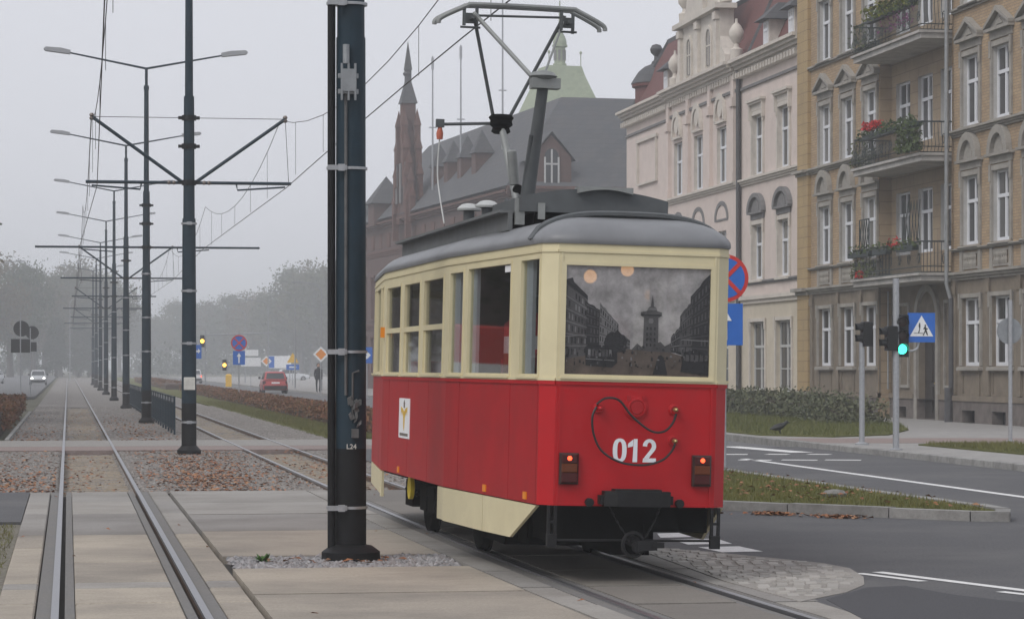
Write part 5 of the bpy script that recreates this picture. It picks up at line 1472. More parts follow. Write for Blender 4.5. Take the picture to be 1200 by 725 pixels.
for a, b, y in ((1.35,9.5,0),(16.6,UE,0)):
    course(YB, 'cornice', a, b, 4.10, 4.34, .22, 'ystone', y, 3)
    course(YB, 'string_course', a, b, 4.94, 5.02, .14, 'ystone', y, 2)
    course(YB, 'cornice', a, b, 8.26, 8.45, .2, 'ystone', y, 3)
    course(YB, 'string_course', a, b, 11.86, 11.98, .14, 'ystone', y, 2)
    course(YB, 'plinth_band', a, b, .62, .78, .13, 'yground', y, 1)
    course(YB, 'main_cornice', a, b, 15.9, 16.6, .6, 'ystone', y, 4)
course(YB, 'cornice', 9.5, 16.6, 4.10, 4.28, .15, 'ystone', .35, 2)
m = MB()
for u in (9.5, 16.6): m.quad((u,-.1,-.15),(u,.35,-.15),(u,.35,ZT),(u,-.0,ZT))
m.build('return_wall', M['yband'], YB)
# corner strip of squared blocks
m = MB(); m.box(0,1.35,-.12,.2,-.15,ZT); m.build('corner_pilaster', M['quoin'], YB)
for z0, z1, p in ((4.10,4.34,.35),(8.26,8.45,.33),(.55,.75,.2)): course(YB, 'pilaster_band', -.1, 1.40, z0, z1, p, 'ystone', 0, 2)
# ground floor pilasters
for u in (1.6, 4.75, 7.4, 9.35, 16.8, 19.68, 22.2, 24.8):
    m = MB(); m.box(u-.16,u+.16,-.07,-.003,.8,4.1); m.box(u-.2,u+.2,-.10,-.072,3.7,3.95); m.build('pilaster', M['yground'], YB)
# door under an arch
m = MB(); n_ = 14
pts = [(13.2-.9,.02),(13.2-.9,3.1)] + [(13.2-.9*cos(pi*k/n_), 3.1+.78*sin(pi*k/n_)) for k in range(1,n_)] + [(13.2+.9,3.1),(13.2+.9,.02)]
dp = MB(); dp.prism(pts, .55, .62, 'xz'); dr = dp.build('door', M['door'], YB)
q = MB()
for a, b, c, d in ((-.75,-.1,.2,1.0),(.1,.75,.2,1.0),(-.75,-.1,1.15,2.3),(.1,.75,1.15,2.3)): q.box(13.2+a,13.2+b,.52,.549,c,d)
q.build('door_panel', M['door'], dr)
q = MB(); q.lathe([(.03,0),(.04,.05)], (13.32,.5,1.1), 8, 'y'); q.build('door_handle', M['brass'], dr)
m = MB()
for k in range(n_):
    a0, a1 = pi*k/n_, pi*(k+1)/n_
    m.prism([(13.2-.92*cos(a0),3.1+.8*sin(a0)),(13.2-.92*cos(a1),3.1+.8*sin(a1)),(13.2-1.16*cos(a1),3.1+1.02*sin(a1)),(13.2-1.16*cos(a0),3.1+1.02*sin(a0))], .26, .348, 'xz')
m.box(12.04,12.28,.26,.348,0,3.1); m.box(14.12,14.36,.26,.348,0,3.1); m.build('door_surround', M['ystone'], YB)
for u in (10.9, 15.3):
    m = MB()
    for a, b, c, d in ((-.5,.5,3.5,3.6),(-.5,.5,.95,1.05),(-.5,-.4,1.05,3.5),(.4,.5,1.05,3.5)): m.box(u+a,u+b,.29,.347,c,d)
    m.build('blind_panel', M['ystone'], YB)
course(YB, 'plinth_band', 9.5, 12.0, .62, .78, .1, 'yground', .35, 1); course(YB, 'plinth_band', 14.4, 16.6, .62, .78, .1, 'yground', .35, 1)
m = MB(); m.tube([(16.75,-.12,.9),(16.75,-.12,3.6)], .075, 10); m.tube([(16.75,-.2,-.1),(16.75,-.2,1.0)], .12, 10); m.build('downpipe_foot', M['drain_dark'], YB)
m = MB(); m.tube([(16.75,-.14,3.6),(16.75,-.26,4.0),(16.75,-.26,16.2)], .06, 10); m.build('downpipe', M['drain'], YB, True)
m = MB(); m.tube([(9.62,.2,.9),(9.62,.2,4.0)], .03, 6); m.build('cable_pipe', M['drain'], YB)
body_shell(YB, 0, UE, 13, ZT, 'ybrick')
# balconies: u from 9.6 (far) to 16.4 (near)
def balcony(z, bow):
    m = MB(); m.prism([(9.55,.34),(9.55,-.92),(16.42,-.92),(16.42,.34)], z, z+.16)
    m.prism([(9.48,.34),(9.48,-1.0),(16.48,-1.0),(16.48,.34)], z+.161, z+.235); b = m.build('balcony', M['balcslab'], YB)
    r = MB(); zt, zb = z+1.15, z+.26
    def pathpt(t):                                         # round the three open sides
        L1, L2 = 1.15, 6.8
        d = t*(2*L1+L2)
        if d < L1: return (9.58, .25-d)
        if d < L1+L2: return (9.58+(d-L1), -.9)
        return (16.38, -.9+(d-L1-L2))
    P = [(9.58,.3),(9.58,-.9),(16.38,-.9),(16.38,.3)]
    for zz in (zb, z+.42, zt): r.tube([(*p,zz) for p in P], .018 if zz < zt else .026, 6)
    n_ = 84
    for k in range(n_+1):
        x, y = pathpt(k/n_); 
        ox, oy = (0,-1) if .13 < k/n_ < .87 else ((-1,0) if k/n_ <= .13 else (1,0))
        bw = .12 if bow else 0
        r.tube([(x,y,zb),(x+ox*bw,y+oy*bw,zb+.22),(x+ox*bw*.3,y+oy*bw*.3,zb+.5),(x,y,zt)], .010, 4, False)
    for k in range(10):                                    # scrollwork
        x, y = pathpt((k+.5)/10); s_ = .14
        r.tube([(x+s_*cos(a)*(1-a/14), y-.02, zb+.38+s_*1.3*sin(a)*(1-a/14)) for a in [j*.6 for j in range(14)]], .014, 4, False)
    r.build('railing', M['ironwork'], b)
    return b
leafy = dict(flowergreen=leaf_mat('balcony_leaf', [(.03,.05,.025),(.06,.09,.03),(.10,.12,.04)]), yellowgreen=leaf_mat('balcony_yellow', [(.05,.08,.02),(.16,.17,.03),(.30,.24,.04)]),
             redflower=pm('red_flower', (.50,.02,.02), .7), purple=pm('purple_flower', (.16,.05,.13), .7))
def leaf_quads(n, fn, s0, s1, seed):
    rg = np.random.default_rng(seed)
    C = np.array([fn(rg) for _ in range(n)])
    return quads_at(C, s0, s1, rg)
def quads_at(C, s0, s1, rg):
    n = len(C)
    u = rg.normal(size=(n,3)); u /= np.linalg.norm(u,axis=1)[:,None]
    w = np.cross(u, rg.normal(size=(n,3))); w /= np.linalg.norm(w,axis=1)[:,None]+1e-9
    s = rg.uniform(s0,s1,(n,1))
    v = np.stack([C-u*s, C+w*s*.55, C+u*s, C-w*s*.55], 1).reshape(-1,3)
    return v, np.arange(4*n).reshape(-1,4)
def leaf_obj(name, n, fn, s0, s1, mat, parent, seed):
    v, f = leaf_quads(n, fn, s0, s1, seed); return np_mesh(name, v, f, mat, parent)
for z, bow in ((4.12,False),(7.62,True),(11.2,True)): balcony(z, bow)
def wp(u, y, z): return (25.5+y, 91.9-u, z+.12)
def boxes(t, spans, zoff):
    for a, b in spans:
        m = MB(); m.bevbox(a,b,-1.12,-.93,zoff-.0,zoff+.17,.02); m.build('planter', M['ironwork'], t)
rg_ = lambda a,b,y0,y1,z0,z1: (lambda rg: (rg.uniform(a,b), rg.uniform(y0,y1), z0+(z1-z0)*rg.random()**1.3))
t = thing('balcony_plants', 'yellow and green trailing plants along the topmost balcony', 'plants', (25.5,91.9,.12), -pi/2)
boxes(t, ((11.5,13.5),(13.6,15.9)), 12.2)
leaf_obj('foliage', 600, rg_(11.4,15.9,-1.25,-.85,12.25,12.72), .04, .09, leafy['yellowgreen'], t, 3); leaf_obj('foliage', 350, rg_(12.5,16.2,-1.3,-.85,12.2,12.6), .04,.09, leafy['flowergreen'], t, 4)
leaf_obj('foliage', 160, rg_(9.55,11.2,-1.15,-.6,11.5,12.35), .03,.07, leafy['flowergreen'], t, 14)
leaf_obj('blossoms', 160, rg_(13.0,16.1,-1.2,-1.0,11.7,12.3), .03,.06, leafy['purple'], t, 5)
t = thing('balcony_plants', 'red geraniums and ivy on the middle balcony', 'plants', (25.5,91.9,.12), -pi/2)
boxes(t, ((11.2,13.0),(13.1,14.9),(15.0,16.3)), 8.62)
leaf_obj('foliage', 400, rg_(10.8,16.3,-1.25,-.85,8.65,9.0), .04,.09, leafy['flowergreen'], t, 6); leaf_obj('foliage', 700, rg_(14.6,16.6,-1.2,-.9,7.95,8.75), .04,.09, leafy['flowergreen'], t, 7)
leaf_obj('foliage', 170, rg_(9.5,11.0,-1.15,-.6,7.9,8.7), .03,.07, leafy['flowergreen'], t, 15)
leaf_obj('blossoms', 300, rg_(11.5,12.9,-1.25,-.95,8.9,9.14), .04,.07, leafy['redflower'], t, 8)
t = thing('balcony_plants', 'dark planters with a few red flowers on the lowest balcony', 'plants', (25.5,91.9,.12), -pi/2)
boxes(t, ((9.6,11.8),(12.2,13.6),(14.6,16.2)), 5.02)
leaf_obj('foliage', 350, rg_(9.6,16.4,-1.2,-.85,5.1,5.4), .03,.08, leafy['flowergreen'], t, 9); leaf_obj('foliage', 160, rg_(9.5,12.0,-1.1,-.9,4.4,5.0), .03,.07, leafy['flowergreen'], t, 16)
leaf_obj('blossoms', 50, rg_(13.6,14.6,-1.1,-.9,5.2,5.5), .04,.07, leafy['redflower'], t, 10)
leaf_obj('blossoms', 60, rg_(10.2,10.7,-1.05,-.9,4.4,4.6), .04,.07, leafy['redflower'], t, 11)
m = MB()
for a, b, c, d in ((10.2,10.24,5.3,6.2),(11.2,11.24,5.3,6.2),(10.2,11.24,6.18,6.22)): m.box(a,b,-.93,-.9,c,d)
for k in range(5): m.tube([(10.2+.25*k,-.91,5.3),(10.45+.25*k if k < 4 else 11.2,-.91,6.2)], .012, 4); m.tube([(10.45+.25*k if k < 4 else 11.2,-.91,5.3),(10.2+.25*k,-.91,6.2)], .012, 4)
m.build('trellis', M['ironwork'], t)
m = MB()
for k in range(6): m.tube([(14.6+.28*k,-.91,5.3),(14.88+.28*k,-.91,6.5)], .012, 4); m.tube([(14.88+.28*k,-.91,5.3),(14.6+.28*k,-.91,6.5)], .012, 4)
m.build('trellis', M['ironwork'], t)

# --- pink house with a curved gable
PB = thing('townhouse', 'pale pink three storey townhouse with curved gable and red mansard roof', 'building', (25.75, 123.0, .12), -pi/2)
cc, rr2 = [11.4,15.1,19.1], [24.25,28.0]
UP = 31.05
for a, b, cols, y, big in ((0,9.6,[],0,False), (9.6,21.6,cc,-.15,True), (21.6,UP,rr2,0,False)):
    fwall(PB, 'base_wall', a, b, -.15, .55, [], 'ystone', y-.05, .1, 'ystone')
    fwall(PB, 'ground_floor_wall', a, b, .55, 4.1, [(c-1.1,c+1.1,.68,3.32) for c in cols], 'pinkbase', y, .25, 'pinkbase')
    up = [(c-.78,c+.78,4.92,6.98) for c in cols] + [(c-.78,c+.78,8.88,11.12) for c in cols]
    fwall(PB, 'pink_wall', a, b, 4.1, 13.3, up, 'pinkwall', y, .3, 'pinktrim')
    course(PB, 'floor_band', a, b, 4.0, 4.3, .16, 'pinktrim', y, 2); course(PB, 'sill_band', a, b, 4.72, 4.86, .10, 'trimdark', y, 2)
    course(PB, 'floor_band', a, b, 8.55, 8.80, .20, 'pinktrim', y, 3); course(PB, 'string_course', a, b, 12.25, 12.36, .08, 'trimdark', y, 1)
    course(PB, 'main_cornice', a, b, 12.95, 13.42, .55, 'pinktrim', y, 4)
    for c in cols:
        window(PB, c, .70, 2.16, 2.60, y+.13, 'wingrey', 'X', .13, None, True, 'pinktrim')
        window(PB, c, 4.92, 1.56, 2.06, y+.14, 'winwhite', 'T', .16, 'arch', True, 'pinktrim')
        window(PB, c, 8.88, 1.56, 2.24, y+.14, 'winwhite', 'T', .16, None if big else 'flat', True, 'pinktrim')
        if big:
            m = MB(); n_ = 14
            R1, R0 = .82, .62
            for k in range(n_):
                f = lambda R, q: (c+R*cos(pi*q/n_), 11.35+R*1.35*sin(pi*q/n_))
                m.prism([f(R1,k),f(R1,k+1),f(R0,k+1),f(R0,k)], y-.14, y-.004, 'xz')
            m.box(c-.82,c+.82,y-.12,y-.003,11.26,11.36); m.lathe([(.36,0),(.30,.05),(.16,.08)], (c,y-.10,11.82), 12, 'y'); m.build('arched_panel', M['pinktrim'], PB)
dentils(PB, 0, UP, 12.72, 12.93, .30, 'pinktrim', .42, .2)
m = MB()
for a, b, c, d in ((2.6,6.85,11.78,11.92),(2.7,6.75,9.82,9.92),(2.7,2.8,9.92,11.78),(6.65,6.75,9.92,11.78)): m.box(a,b,-.12,-.003,c,d)
m.build('blind_panel', M['pinktrim'], PB)
for u in (9.85, 13.55, 17.4, 21.3):
    m = MB(); m.box(u-.22,u+.22,-.29,-.152,8.8,12.9); m.box(u-.3,u+.3,-.36,-.153,11.7,12.05); m.box(u-.28,u+.28,-.33,-.153,8.8,9.15); m.build('pilaster', M['pinkwall'], PB)
m = MB(); m.tube([(21.75,-.15,.2),(21.75,-.15,13.0)], .085, 10); m.build('downpipe', M['drain_dark'], PB, True)
body_shell(PB, 0, UP, 13, 13.3, 'pinkwall')
# mansard roof
m = MB(); zr0, zr1 = 13.42, 16.5
def mans(a, b):
    m.quad((a,.1,zr0),(b,.1,zr0),(b,1.5,zr1),(a,1.5,zr1))
m.quad((.3,.1,zr0),(UP-.02,.1,zr0),(UP-.02,1.5,zr1),(2.2,1.5,zr1)); m.quad((.3,.1,zr0),(2.2,1.5,zr1),(2.2,11,zr1),(.3,12.5,zr0)); m.build('mansard', M['redtile'], PB)
m = MB(); m.box(2.1,UP-.02,1.45,11,zr1-.08,zr1+.12); m.tube([(2.2,1.5,zr1),(.3,.1,zr0)], .1, 6); m.tube([(21.9,.12,zr0),(21.9,1.48,zr1)], .1, 6); m.build('roof_ridge', M['slate'], PB)
for u in (8.6, 25.65, 29.2):
    m = MB(); m.box(u-.42,u+.42,-.05,1.4,13.42,14.55); d = m.build('dormer', M['pinktrim'], PB)
    window(PB, u, 13.6, .62, .85, -.09, 'winwhite', 'T', None, None, False).parent = PB
    m = MB(); m.add([(u-.75,-.35,14.5),(u+.75,-.35,14.5),(u+.75,1.5,14.5),(u-.75,1.5,14.5),(u-.25,.35,15.15),(u+.25,.35,15.15),(u+.25,1.5,15.15),(u-.25,1.5,15.15)], [(0,1,5,4),(1,2,6,5),(3,0,4,7),(4,5,6,7),(0,3,2,1)]); m.build('dormer_roof', M['slate'], d)
# curved gable over the middle bay
gb = MB()
lo = [(11.2,13.42),(11.3,13.9),(11.75,14.2),(12.05,14.7),(12.1,15.55),(12.1,15.8)]
hi = [(12.3,16.05),(12.7,16.2),(13.1,16.5),(13.35,17.0),(13.6,17.9),(14.3,18.4),(14.9,19.1),(15.5,19.4)]
half = lo+hi; cx_ = 15.6
pts = half + [(2*cx_-u, z) for u, z in half[::-1]]
hg = [(13.45,14.35,13.7,15.0),(16.9,17.8,13.7,15.0)]
def gable_mesh():
    m = MB()
    for i in range(len(half)-1):
        (u0,z0),(u1,z1) = half[i], half[i+1]
        m.prism([(u0,z0),(2*cx_-u0,z0),(2*cx_-u1,z1),(u1,z1)], -.22, .35, 'xz')
    return m
gable = gable_mesh().build('gable', M['pinktrim'], PB)
for c in (13.9, 17.35):
    n_ = 10
    m = MB(); m.prism([(c-.36,13.75),(c+.36,13.75),(c+.36,14.75)] + [(c+.36*cos(pi*k/n_),14.75+.42*sin(pi*k/n_)) for k in range(1,n_)] + [(c-.36,14.75)], -.26, -.225, 'xz'); g = m.build('gable_window', M['pane'], gable)
    m = MB(); m.box(c-.03,c+.03,-.29,-.262,13.75,15.1); m.box(c-.36,c+.36,-.285,-.262,14.5,14.56)
    m.box(c-.52,c-.38,-.30,-.222,13.6,14.8); m.box(c+.38,c+.52,-.30,-.222,13.6,14.8)
    for k in range(n_):
        f = lambda R, q: (c+R*cos(pi*q/n_), 14.78+R*1.12*sin(pi*q/n_))
        m.prism([f(.52,k),f(.52,k+1),f(.38,k+1),f(.38,k)], -.30, -.222, 'xz')
    m.build('window_frame', M['pinktrim'], gable)
m = MB()
for u in (12.4, 15.6, 18.8): m.box(u-.2,u+.2,-.36,-.223,13.5,15.75); m.box(u-.26,u+.26,-.42,-.224,15.4,15.7)
m.box(11.75,19.45,-.5,.4,15.8,16.0); m.box(11.6,19.6,-.36,.4,13.42,13.55); m.box(14.3,16.9,-.40,-.223,16.0,17.8); m.box(13.2,18,-.4,.38,17.85,18.02); m.build('gable_moulding', M['pinktrim'], gable)
urn = [(.10,0),(.24,.05),(.26,.5),(.12,.58),(.10,.72),(.28,.95),(.30,1.2),(.18,1.42),(.06,1.55),(.05,1.7)]
urn_me = MB(); urn_me.lathe(urn, n=12); urn_me = urn_me.mesh('urn', M['pinktrim'], True)
for u, y, z in ((10.6,-.1,13.42),(21.3,-.1,13.42),(12.0,0,16.0),(19.2,0,16.0)): put('urn', urn_me, PB, (u,y,z))
# left corner dome
m = MB(); m.lathe([(1.0,13.3),(1.0,14.5),(1.15,14.55),(1.15,14.7)], (1.0,1.2,0), 16); dd = m.build('turret', M['redtile'], PB)
m = MB(); m.lathe([(1.2,14.7),(1.05,14.95),(.85,15.25),(.55,15.5),(.25,15.62),(.2,15.75),(.12,15.8),(.1,16.0),(.26,16.15),(.3,16.32),(.2,16.5),(.02,16.56)], (1.0,1.2,0), 16); m.build('dome', M['slate'], dd, True)

# --- red brick gothic building beyond the side street
RL = 46.2
RB = thing('gothic_building', 'long red brick gothic building with spired gable and slate roof', 'building', (21.6, 200, 0), -radians(85.2))
cols = [1.8+2.9*k for k in range(15)]
hh = [(c-.45,c+.45,5.2,8.2) for c in cols] + [(c-.5,c+.5,1.2,3.8) for c in cols]
fwall(RB, 'brick_wall', 0, RL, -.2, 12.2, hh, 'rbrick', 0, .3, 'rtrim')
for c in cols:
    window(RB, c, 5.2, .9, 3.0, .2, 'wingrey', 'T', .15, None, True, 'rtrim'); window(RB, c, 1.2, 1.0, 2.6, .2, 'wingrey', 'T', .15, None, True, 'rtrim')
for z, p in ((4.4,.18),(9.6,.15),(11.6,.5)): course(RB, 'cornice', 0, RL, z, z+.4, p, 'rtrim', 0, 3)
for c in cols:
    m = MB(); m.box(c-.5,c+.5,-.06,-.003,10.2,11.2); m.build('frieze_panel', M['rtrim'], RB)
# camera-facing end wall
E2 = tag(empty('end_wall', (RL,0,0), pi/2, RB))
fwall(E2, 'brick_wall', 0, 26, -.2, 12.2, [(c-.5,c+.5,5.2,8.2) for c in (3,6,9,12,15,18)], 'rbrick', 0, .3, 'rtrim')
course(E2, 'cornice', -.4, 26, 11.7, 12.2, .5, 'rtrim', 0, 3)
for c in (3,6,9,12,15,18): window(E2, c, 5.2, 1.0, 3.0, .2, 'wingrey', 'T', .15, None, False, 'rtrim')
m = MB()
m.add([(-.4,-.5,12.2),(RL+.5,-.5,12.2),(RL+.5,27,12.2),(RL-16,27,12.2),(RL-16,14,12.2),(-.4,14,12.2),(1,5.0,18.2),(RL-7.5,5.0,18.2),(RL-7.5,27,18.2)],
      [(0,1,7,6),(1,2,8,7),(5,0,6),(4,5,6,7),(3,4,7,8),(2,3,8)])
m.build('roof', M['slate'], RB)
def pin(parent, name, u, y, z0, w, zw, zt, mat='rtrim', cap='slate'):
    m = MB(); m.box(u-w,u+w,y-w,y+w,z0,zw); m.cur = 1; a = w*1.25
    m.add([(u-a,y-a,zw),(u+a,y-a,zw),(u+a,y+a,zw),(u-a,y+a,zw),(u-.04,y,zt),(u+.04,y,zt)], [(0,1,5,4),(1,2,5),(2,3,4,5),(3,0,4),(3,2,1,0)])
    return m.build(name, [M[mat], M[cap]], parent)
# tall stepped gable with pinnacle
gw = MB()
for k, (hw, zt) in enumerate(((2.1,12.6),(1.7,14.4),(1.3,16.2),(.9,17.8),(.5,19.4))): gw.box(17.2-hw,17.2+hw,-.45+.01*k,.35-.01*k,(12.0,12.6,14.4,16.2,17.8)[k],zt)
G1 = gw.build('stepped_gable', M['rbrick'], RB)
for u in (14.6,15.1,15.6,16.1,18.3,18.8,19.3,19.8): pin(G1, 'pinnacle', u, -.3, 11.5, .18, 19.2-abs(u-17.2)*2.3, 20.3-abs(u-17.2)*2.4, 'rtrim', 'rtrim')
pin(G1, 'turret', 17.2, -.05, 17, .45, 19.7, 22.0, 'rtrim'); pin(G1, 'spire', 17.2, -.05, 21.2, .2, 22.0, 24.0, 'slate'); m = MB()
m.lathe([(.25,21.6),(.32,21.75),(.2,21.9)], (17.2,-.1,0), 8); m.build('spire_band', M['slate'], G1)
for hw, z in ((2.1,12.6),(1.7,14.4),(1.3,16.2),(.9,17.8)):
    for su in (-1,1):
        for yy in (-.5,.4): pin(G1, 'pinnacle', 17.2+su*hw, yy, z-2.2, .2, z+.35, z+1.5, 'rtrim', 'rtrim')
for u in (15.9,17.2,18.5):
    m = MB(); m.box(u-.3,u+.3,-.62,-.56,12.9,15.6); m.build('lancet', M['trimdark'], G1)
pin(RB, 'turret', 7.5, .4, 11.8, 1.1, 13.4, 15.4, 'rbrick')
pin(RB, 'turret', 1.0, .4, 11.8, .8, 12.6, 14.0, 'rbrick')
for u, y in ((20,1.6),(24,1.6),(28,1.6),(32,1.6)):
    pin(RB, 'roof_dormer', u, y, 13.4, .55, 15.2, 16.7, 'rbrick')
# end gable with an arched window
n_ = 10
m = MB(); m.prism([(1.1,12.2),(3.5,12.2),(3.5,13.9),(2.3,15.2),(1.1,13.9)], -.15, 1.5, 'xz'); g2 = m.build('end_gable', M['rbrick'], E2)
m = MB(); m.add([(.85,-.3,13.7),(2.3,-.3,15.4),(3.75,-.3,13.7),(.85,3.5,13.7),(2.3,3.5,15.4),(3.75,3.5,13.7)], [(0,1,4,3),(1,2,5,4)]); m.build('gable_roof', M['slate'], g2)
m = MB(); m.prism([(1.88,12.4),(2.72,12.4),(2.72,13.9)]+[(2.3+.42*cos(pi*k/n_),13.9+.5*sin(pi*k/n_)) for k in range(1,n_)]+[(1.88,13.9)], -.22, -.16, 'xz'); g3 = m.build('arched_window', M['pane'], g2)
m = MB(); m.box(1.84,1.94,-.27,-.222,12.4,13.9); m.box(2.66,2.76,-.27,-.222,12.4,13.9); m.box(2.25,2.35,-.27,-.222,12.4,14.35); m.box(1.94,2.66,-.27,-.223,13.45,13.55); m.build('window_frame', M['wingrey'], g3)
for k in range(n_):
    pass
for px, pt, Y, lb in ((507,66,178,'thin antenna mast on the slate roof beside the spired gable'), (540,53,172,'antenna mast with a cross bar on the slate roof'), (589,-20,166,'tallest antenna mast on the slate roof near the arched window')):
    x, _, z = AY(px, pt, Y)
    t = thing('antenna_mast', lb, 'antenna', (x, Y, 14.5))
    m = MB(); m.tube([(0,0,-1),(0,0,z-14.5)], [.07,.045], 6); m.build('mast', M['galv'], t)
    m = MB(); m.tube([(0,0,z-15.4),(0,0,z-14.6)], .09, 6); m.tube([(-.25,0,(z-14.5)*.4),(.25,0,(z-14.5)*.4)], .04, 5); m.build('aerial', M['galv'], t)
# --- copper roofed tower behind
x0 = AY(656,100,230)[0]
CT = thing('copper_tower', 'distant tower with green copper roof, lantern and thin spire', 'tower', (x0, 230, 0), radians(8))
m = MB(); m.box(-2.6,2.6,-2.6,2.6,-.2,23.6); m.build('shaft', M['rbrick'], CT)
m = MB(); P = []
for a, z in ((3.0,23.6),(2.75,24.2),(2.2,25.6),(1.75,26.8),(1.5,27.7)): P += [(-a,-a,z),(a,-a,z),(a,a,z),(-a,a,z)]
m.add(P, [(4*k+i,4*k+(i+1)%4,4*k+4+(i+1)%4,4*k+4+i) for k in range(4) for i in range(4)] + [(16,17,18,19)]); rf = m.build('roof', M['copper'], CT)
m = MB(); m.lathe([(.62,27.7),(.62,28.0),(.5,28.05),(.5,29.4),(.7,29.5),(.7,29.65)], n=8); m.build('lantern', M['copper'], rf)
for k in range(8):
    a = pi*k/4+pi/8; m = MB(); m.box(-.1,.1,-.03,.03,28.3,29.2); o = m.build('lantern_opening', M['trimdark'], rf); o.location = (.5*cos(a),.5*sin(a),0); o.rotation_euler = (0,0,a+pi/2)
m = MB(); m.lathe([(.6,29.65),(.62,29.9),(.5,30.3),(.22,30.8),(.12,31.4),(.05,33.5)], n=10); m.build('onion_cap', M['copper'], rf, True)
for sx in (-1.45,1.45):
    m = MB(); m.tube([(sx,-1.4,27.6),(sx,-1.4,28.8)], .04, 5); m.lathe([(.05,28.7),(.14,28.85),(.05,29.0)], (sx,-1.4,0), 8); m.build('finial', M['copper'], rf)

# ---------------------------------------------------------------- shrubs, hedges, trees
hedge_mat = scatter_leaf_mat('hedge_leaf', [(.13,.055,.035), (.20,.085,.045), (.10,.06,.03), (.24,.11,.05), (.08,.07,.03)])
def hedge(name, label, x0, x1, y0, y1, h, n, seed, stretch=1.0):
    t = thing(name, label, 'hedge', (0,0,0))
    m = MB(); m.bevbox(x0+.15,x1-.15,y0+.1,y1-.1,-.1,h*.8,.12); m.build('twigs', pm('hedge_twigs', (.06,.035,.025), .9, var=.4, scale=5), t)
    def fn(rg):
        s_ = rg.random(); Y = y0+(y1-y0)*rg.random()**stretch; z = h*rg.random()**.5
        X = rg.uniform(x0,x1) if s_ < .6 else (x0 if s_ < .8 else x1)+rg.normal()*.05
        return (X, Y, (h if s_ < .6 else z)+rg.normal()*.035)
    leaf_obj('hedge_leaves', n, fn, .03, .075, hedge_mat, t, seed); return t
hedge('hedge', 'low rust brown hedge between the grass strip and the right hand road', 7.75, 9.2, 65, 190, .42, 26000, 21, 1.7)
hedge('hedge', 'short rust brown hedge beside the path left of the empty track', -2.75, -1.62, 72, 104, .62, 9000, 22, 1.3)
hedge('hedge', 'far strip of brown hedge along the curve of the road', 7.2, 9.4, 205, 300, .5, 3000, 23)
shrub_mat = leaf_mat('shrub_leaf', [(.06,.078,.05), (.10,.118,.075), (.15,.155,.105)])
def shrub(label, loc, rx, ry, h, seed):
    t = thing('shrub', label, 'shrub', loc, 0, 'shrubs in front of the pink house')
    m = MB(); rr_ = random.Random(seed)
    for k in range(14):
        a = rr_.random()*2*pi; m.tube([(0,0,-.05),(cos(a)*rx*.4,sin(a)*ry*.4,h*.6),(cos(a)*rx*.8,sin(a)*ry*.8,h*rr_.uniform(.8,1.1))], [.015,.01,.004], 4)
    m.build('stem', pm('shrub_stem', (.07,.05,.04), .9), t)
    def fn(rg):
        while True:
            p = rg.uniform(-1,1,3)
            if p[0]**2+p[1]**2 < 1 and p[2]**2*.8+(p[0]**2+p[1]**2)*.5 < 1: break
        return (p[0]*rx, p[1]*ry, h*.5+p[2]*h*.5+abs(rg.normal())*.12*(p[2]>.2))
    leaf_obj('foliage', 1300, fn, .035, .085, shrub_mat, t, seed)
for i in range(9):
    Y = 73+3.2*i; shrub('grey green shrub in the low row before the pink house', (21.9+.15*i+RNG.uniform(-.2,.2), Y, .15), RNG.uniform(.9,1.2), RNG.uniform(1.3,1.8), RNG.uniform(.45,.78), 40+i)

bark = pm('bark', (.07,.055,.045), .95, var=.3, scale=5, bump=.5)
crown_mats = [leaf_mat('crown_olive', [(.035,.05,.022),(.065,.08,.035),(.10,.10,.045)]), leaf_mat('crown_brown', [(.05,.05,.03),(.10,.08,.042),(.13,.095,.045)]), leaf_mat('crown_dark', [(.02,.035,.02),(.04,.055,.03),(.06,.065,.035)])]
def tree_meshes(seed, H, W, kind):
    rr_ = random.Random(seed); rg = np.random.default_rng(seed)
    m = MB(); m.tube([(0,0,-.3),(.1,.05,H*.25),(0,.1,H*.55),(.1,0,H*.85)], [.035*H,.026*H,.016*H,.004*H], 9)
    cl = []
    for k in range(16):
        z = H*rr_.uniform(.25,.7); a = rr_.random()*2*pi; L = W*rr_.uniform(.45,.9); up = H*rr_.uniform(.08,.28)
        e = (cos(a)*L, sin(a)*L, z+up); m.tube([(0,0,z),(cos(a)*L*.5,sin(a)*L*.5,z+up*.7),e], [.010*H,.006*H,.002*H], 5); cl.append(e)
        for j in range(3):
            a2 = a+rr_.uniform(-.9,.9); L2 = L*.5; e2 = (e[0]*.6+cos(a2)*L2, e[1]*.6+sin(a2)*L2, z+up*rr_.uniform(.4,1.5)); m.tube([(cos(a)*L*.5,sin(a)*L*.5,z+up*.7),e2], [.004*H,.0012*H], 4)
    trunk = m.mesh('trunk', bark, True)
    C = []
    ncl = {0:60,1:46,2:60}[kind]; per = {0:150,1:95,2:110}[kind]
    for k in range(ncl):
        while True:
            p = rg.uniform(-1,1,3)
            if .25 < (p**2).sum() < 1: break
        if kind == 2:                                       # conifer-like cone
            t_ = rg.random(); a = rg.random()*2*pi; R = W*.75*(1-t_)+.2; c = np.array([cos(a)*R*rg.uniform(.4,1), sin(a)*R*rg.uniform(.4,1), H*(.12+.86*t_)])
        else: c = np.array([p[0]*W, p[1]*W, H*.62+p[2]*H*.36])
        sg = W*.17*rg.uniform(.6,1.3) if kind != 2 else .55
        C.append(c + rg.normal(size=(per,3))*np.array([sg,sg,sg*.75]))
    C = np.concatenate(C); v, f = quads_at(C, .12, .28, rg)
    me = bpy.data.meshes.new('crown'); me.from_pydata(v.tolist(), [], f.tolist()); me.materials.append(crown_mats[kind])
    return trunk, me
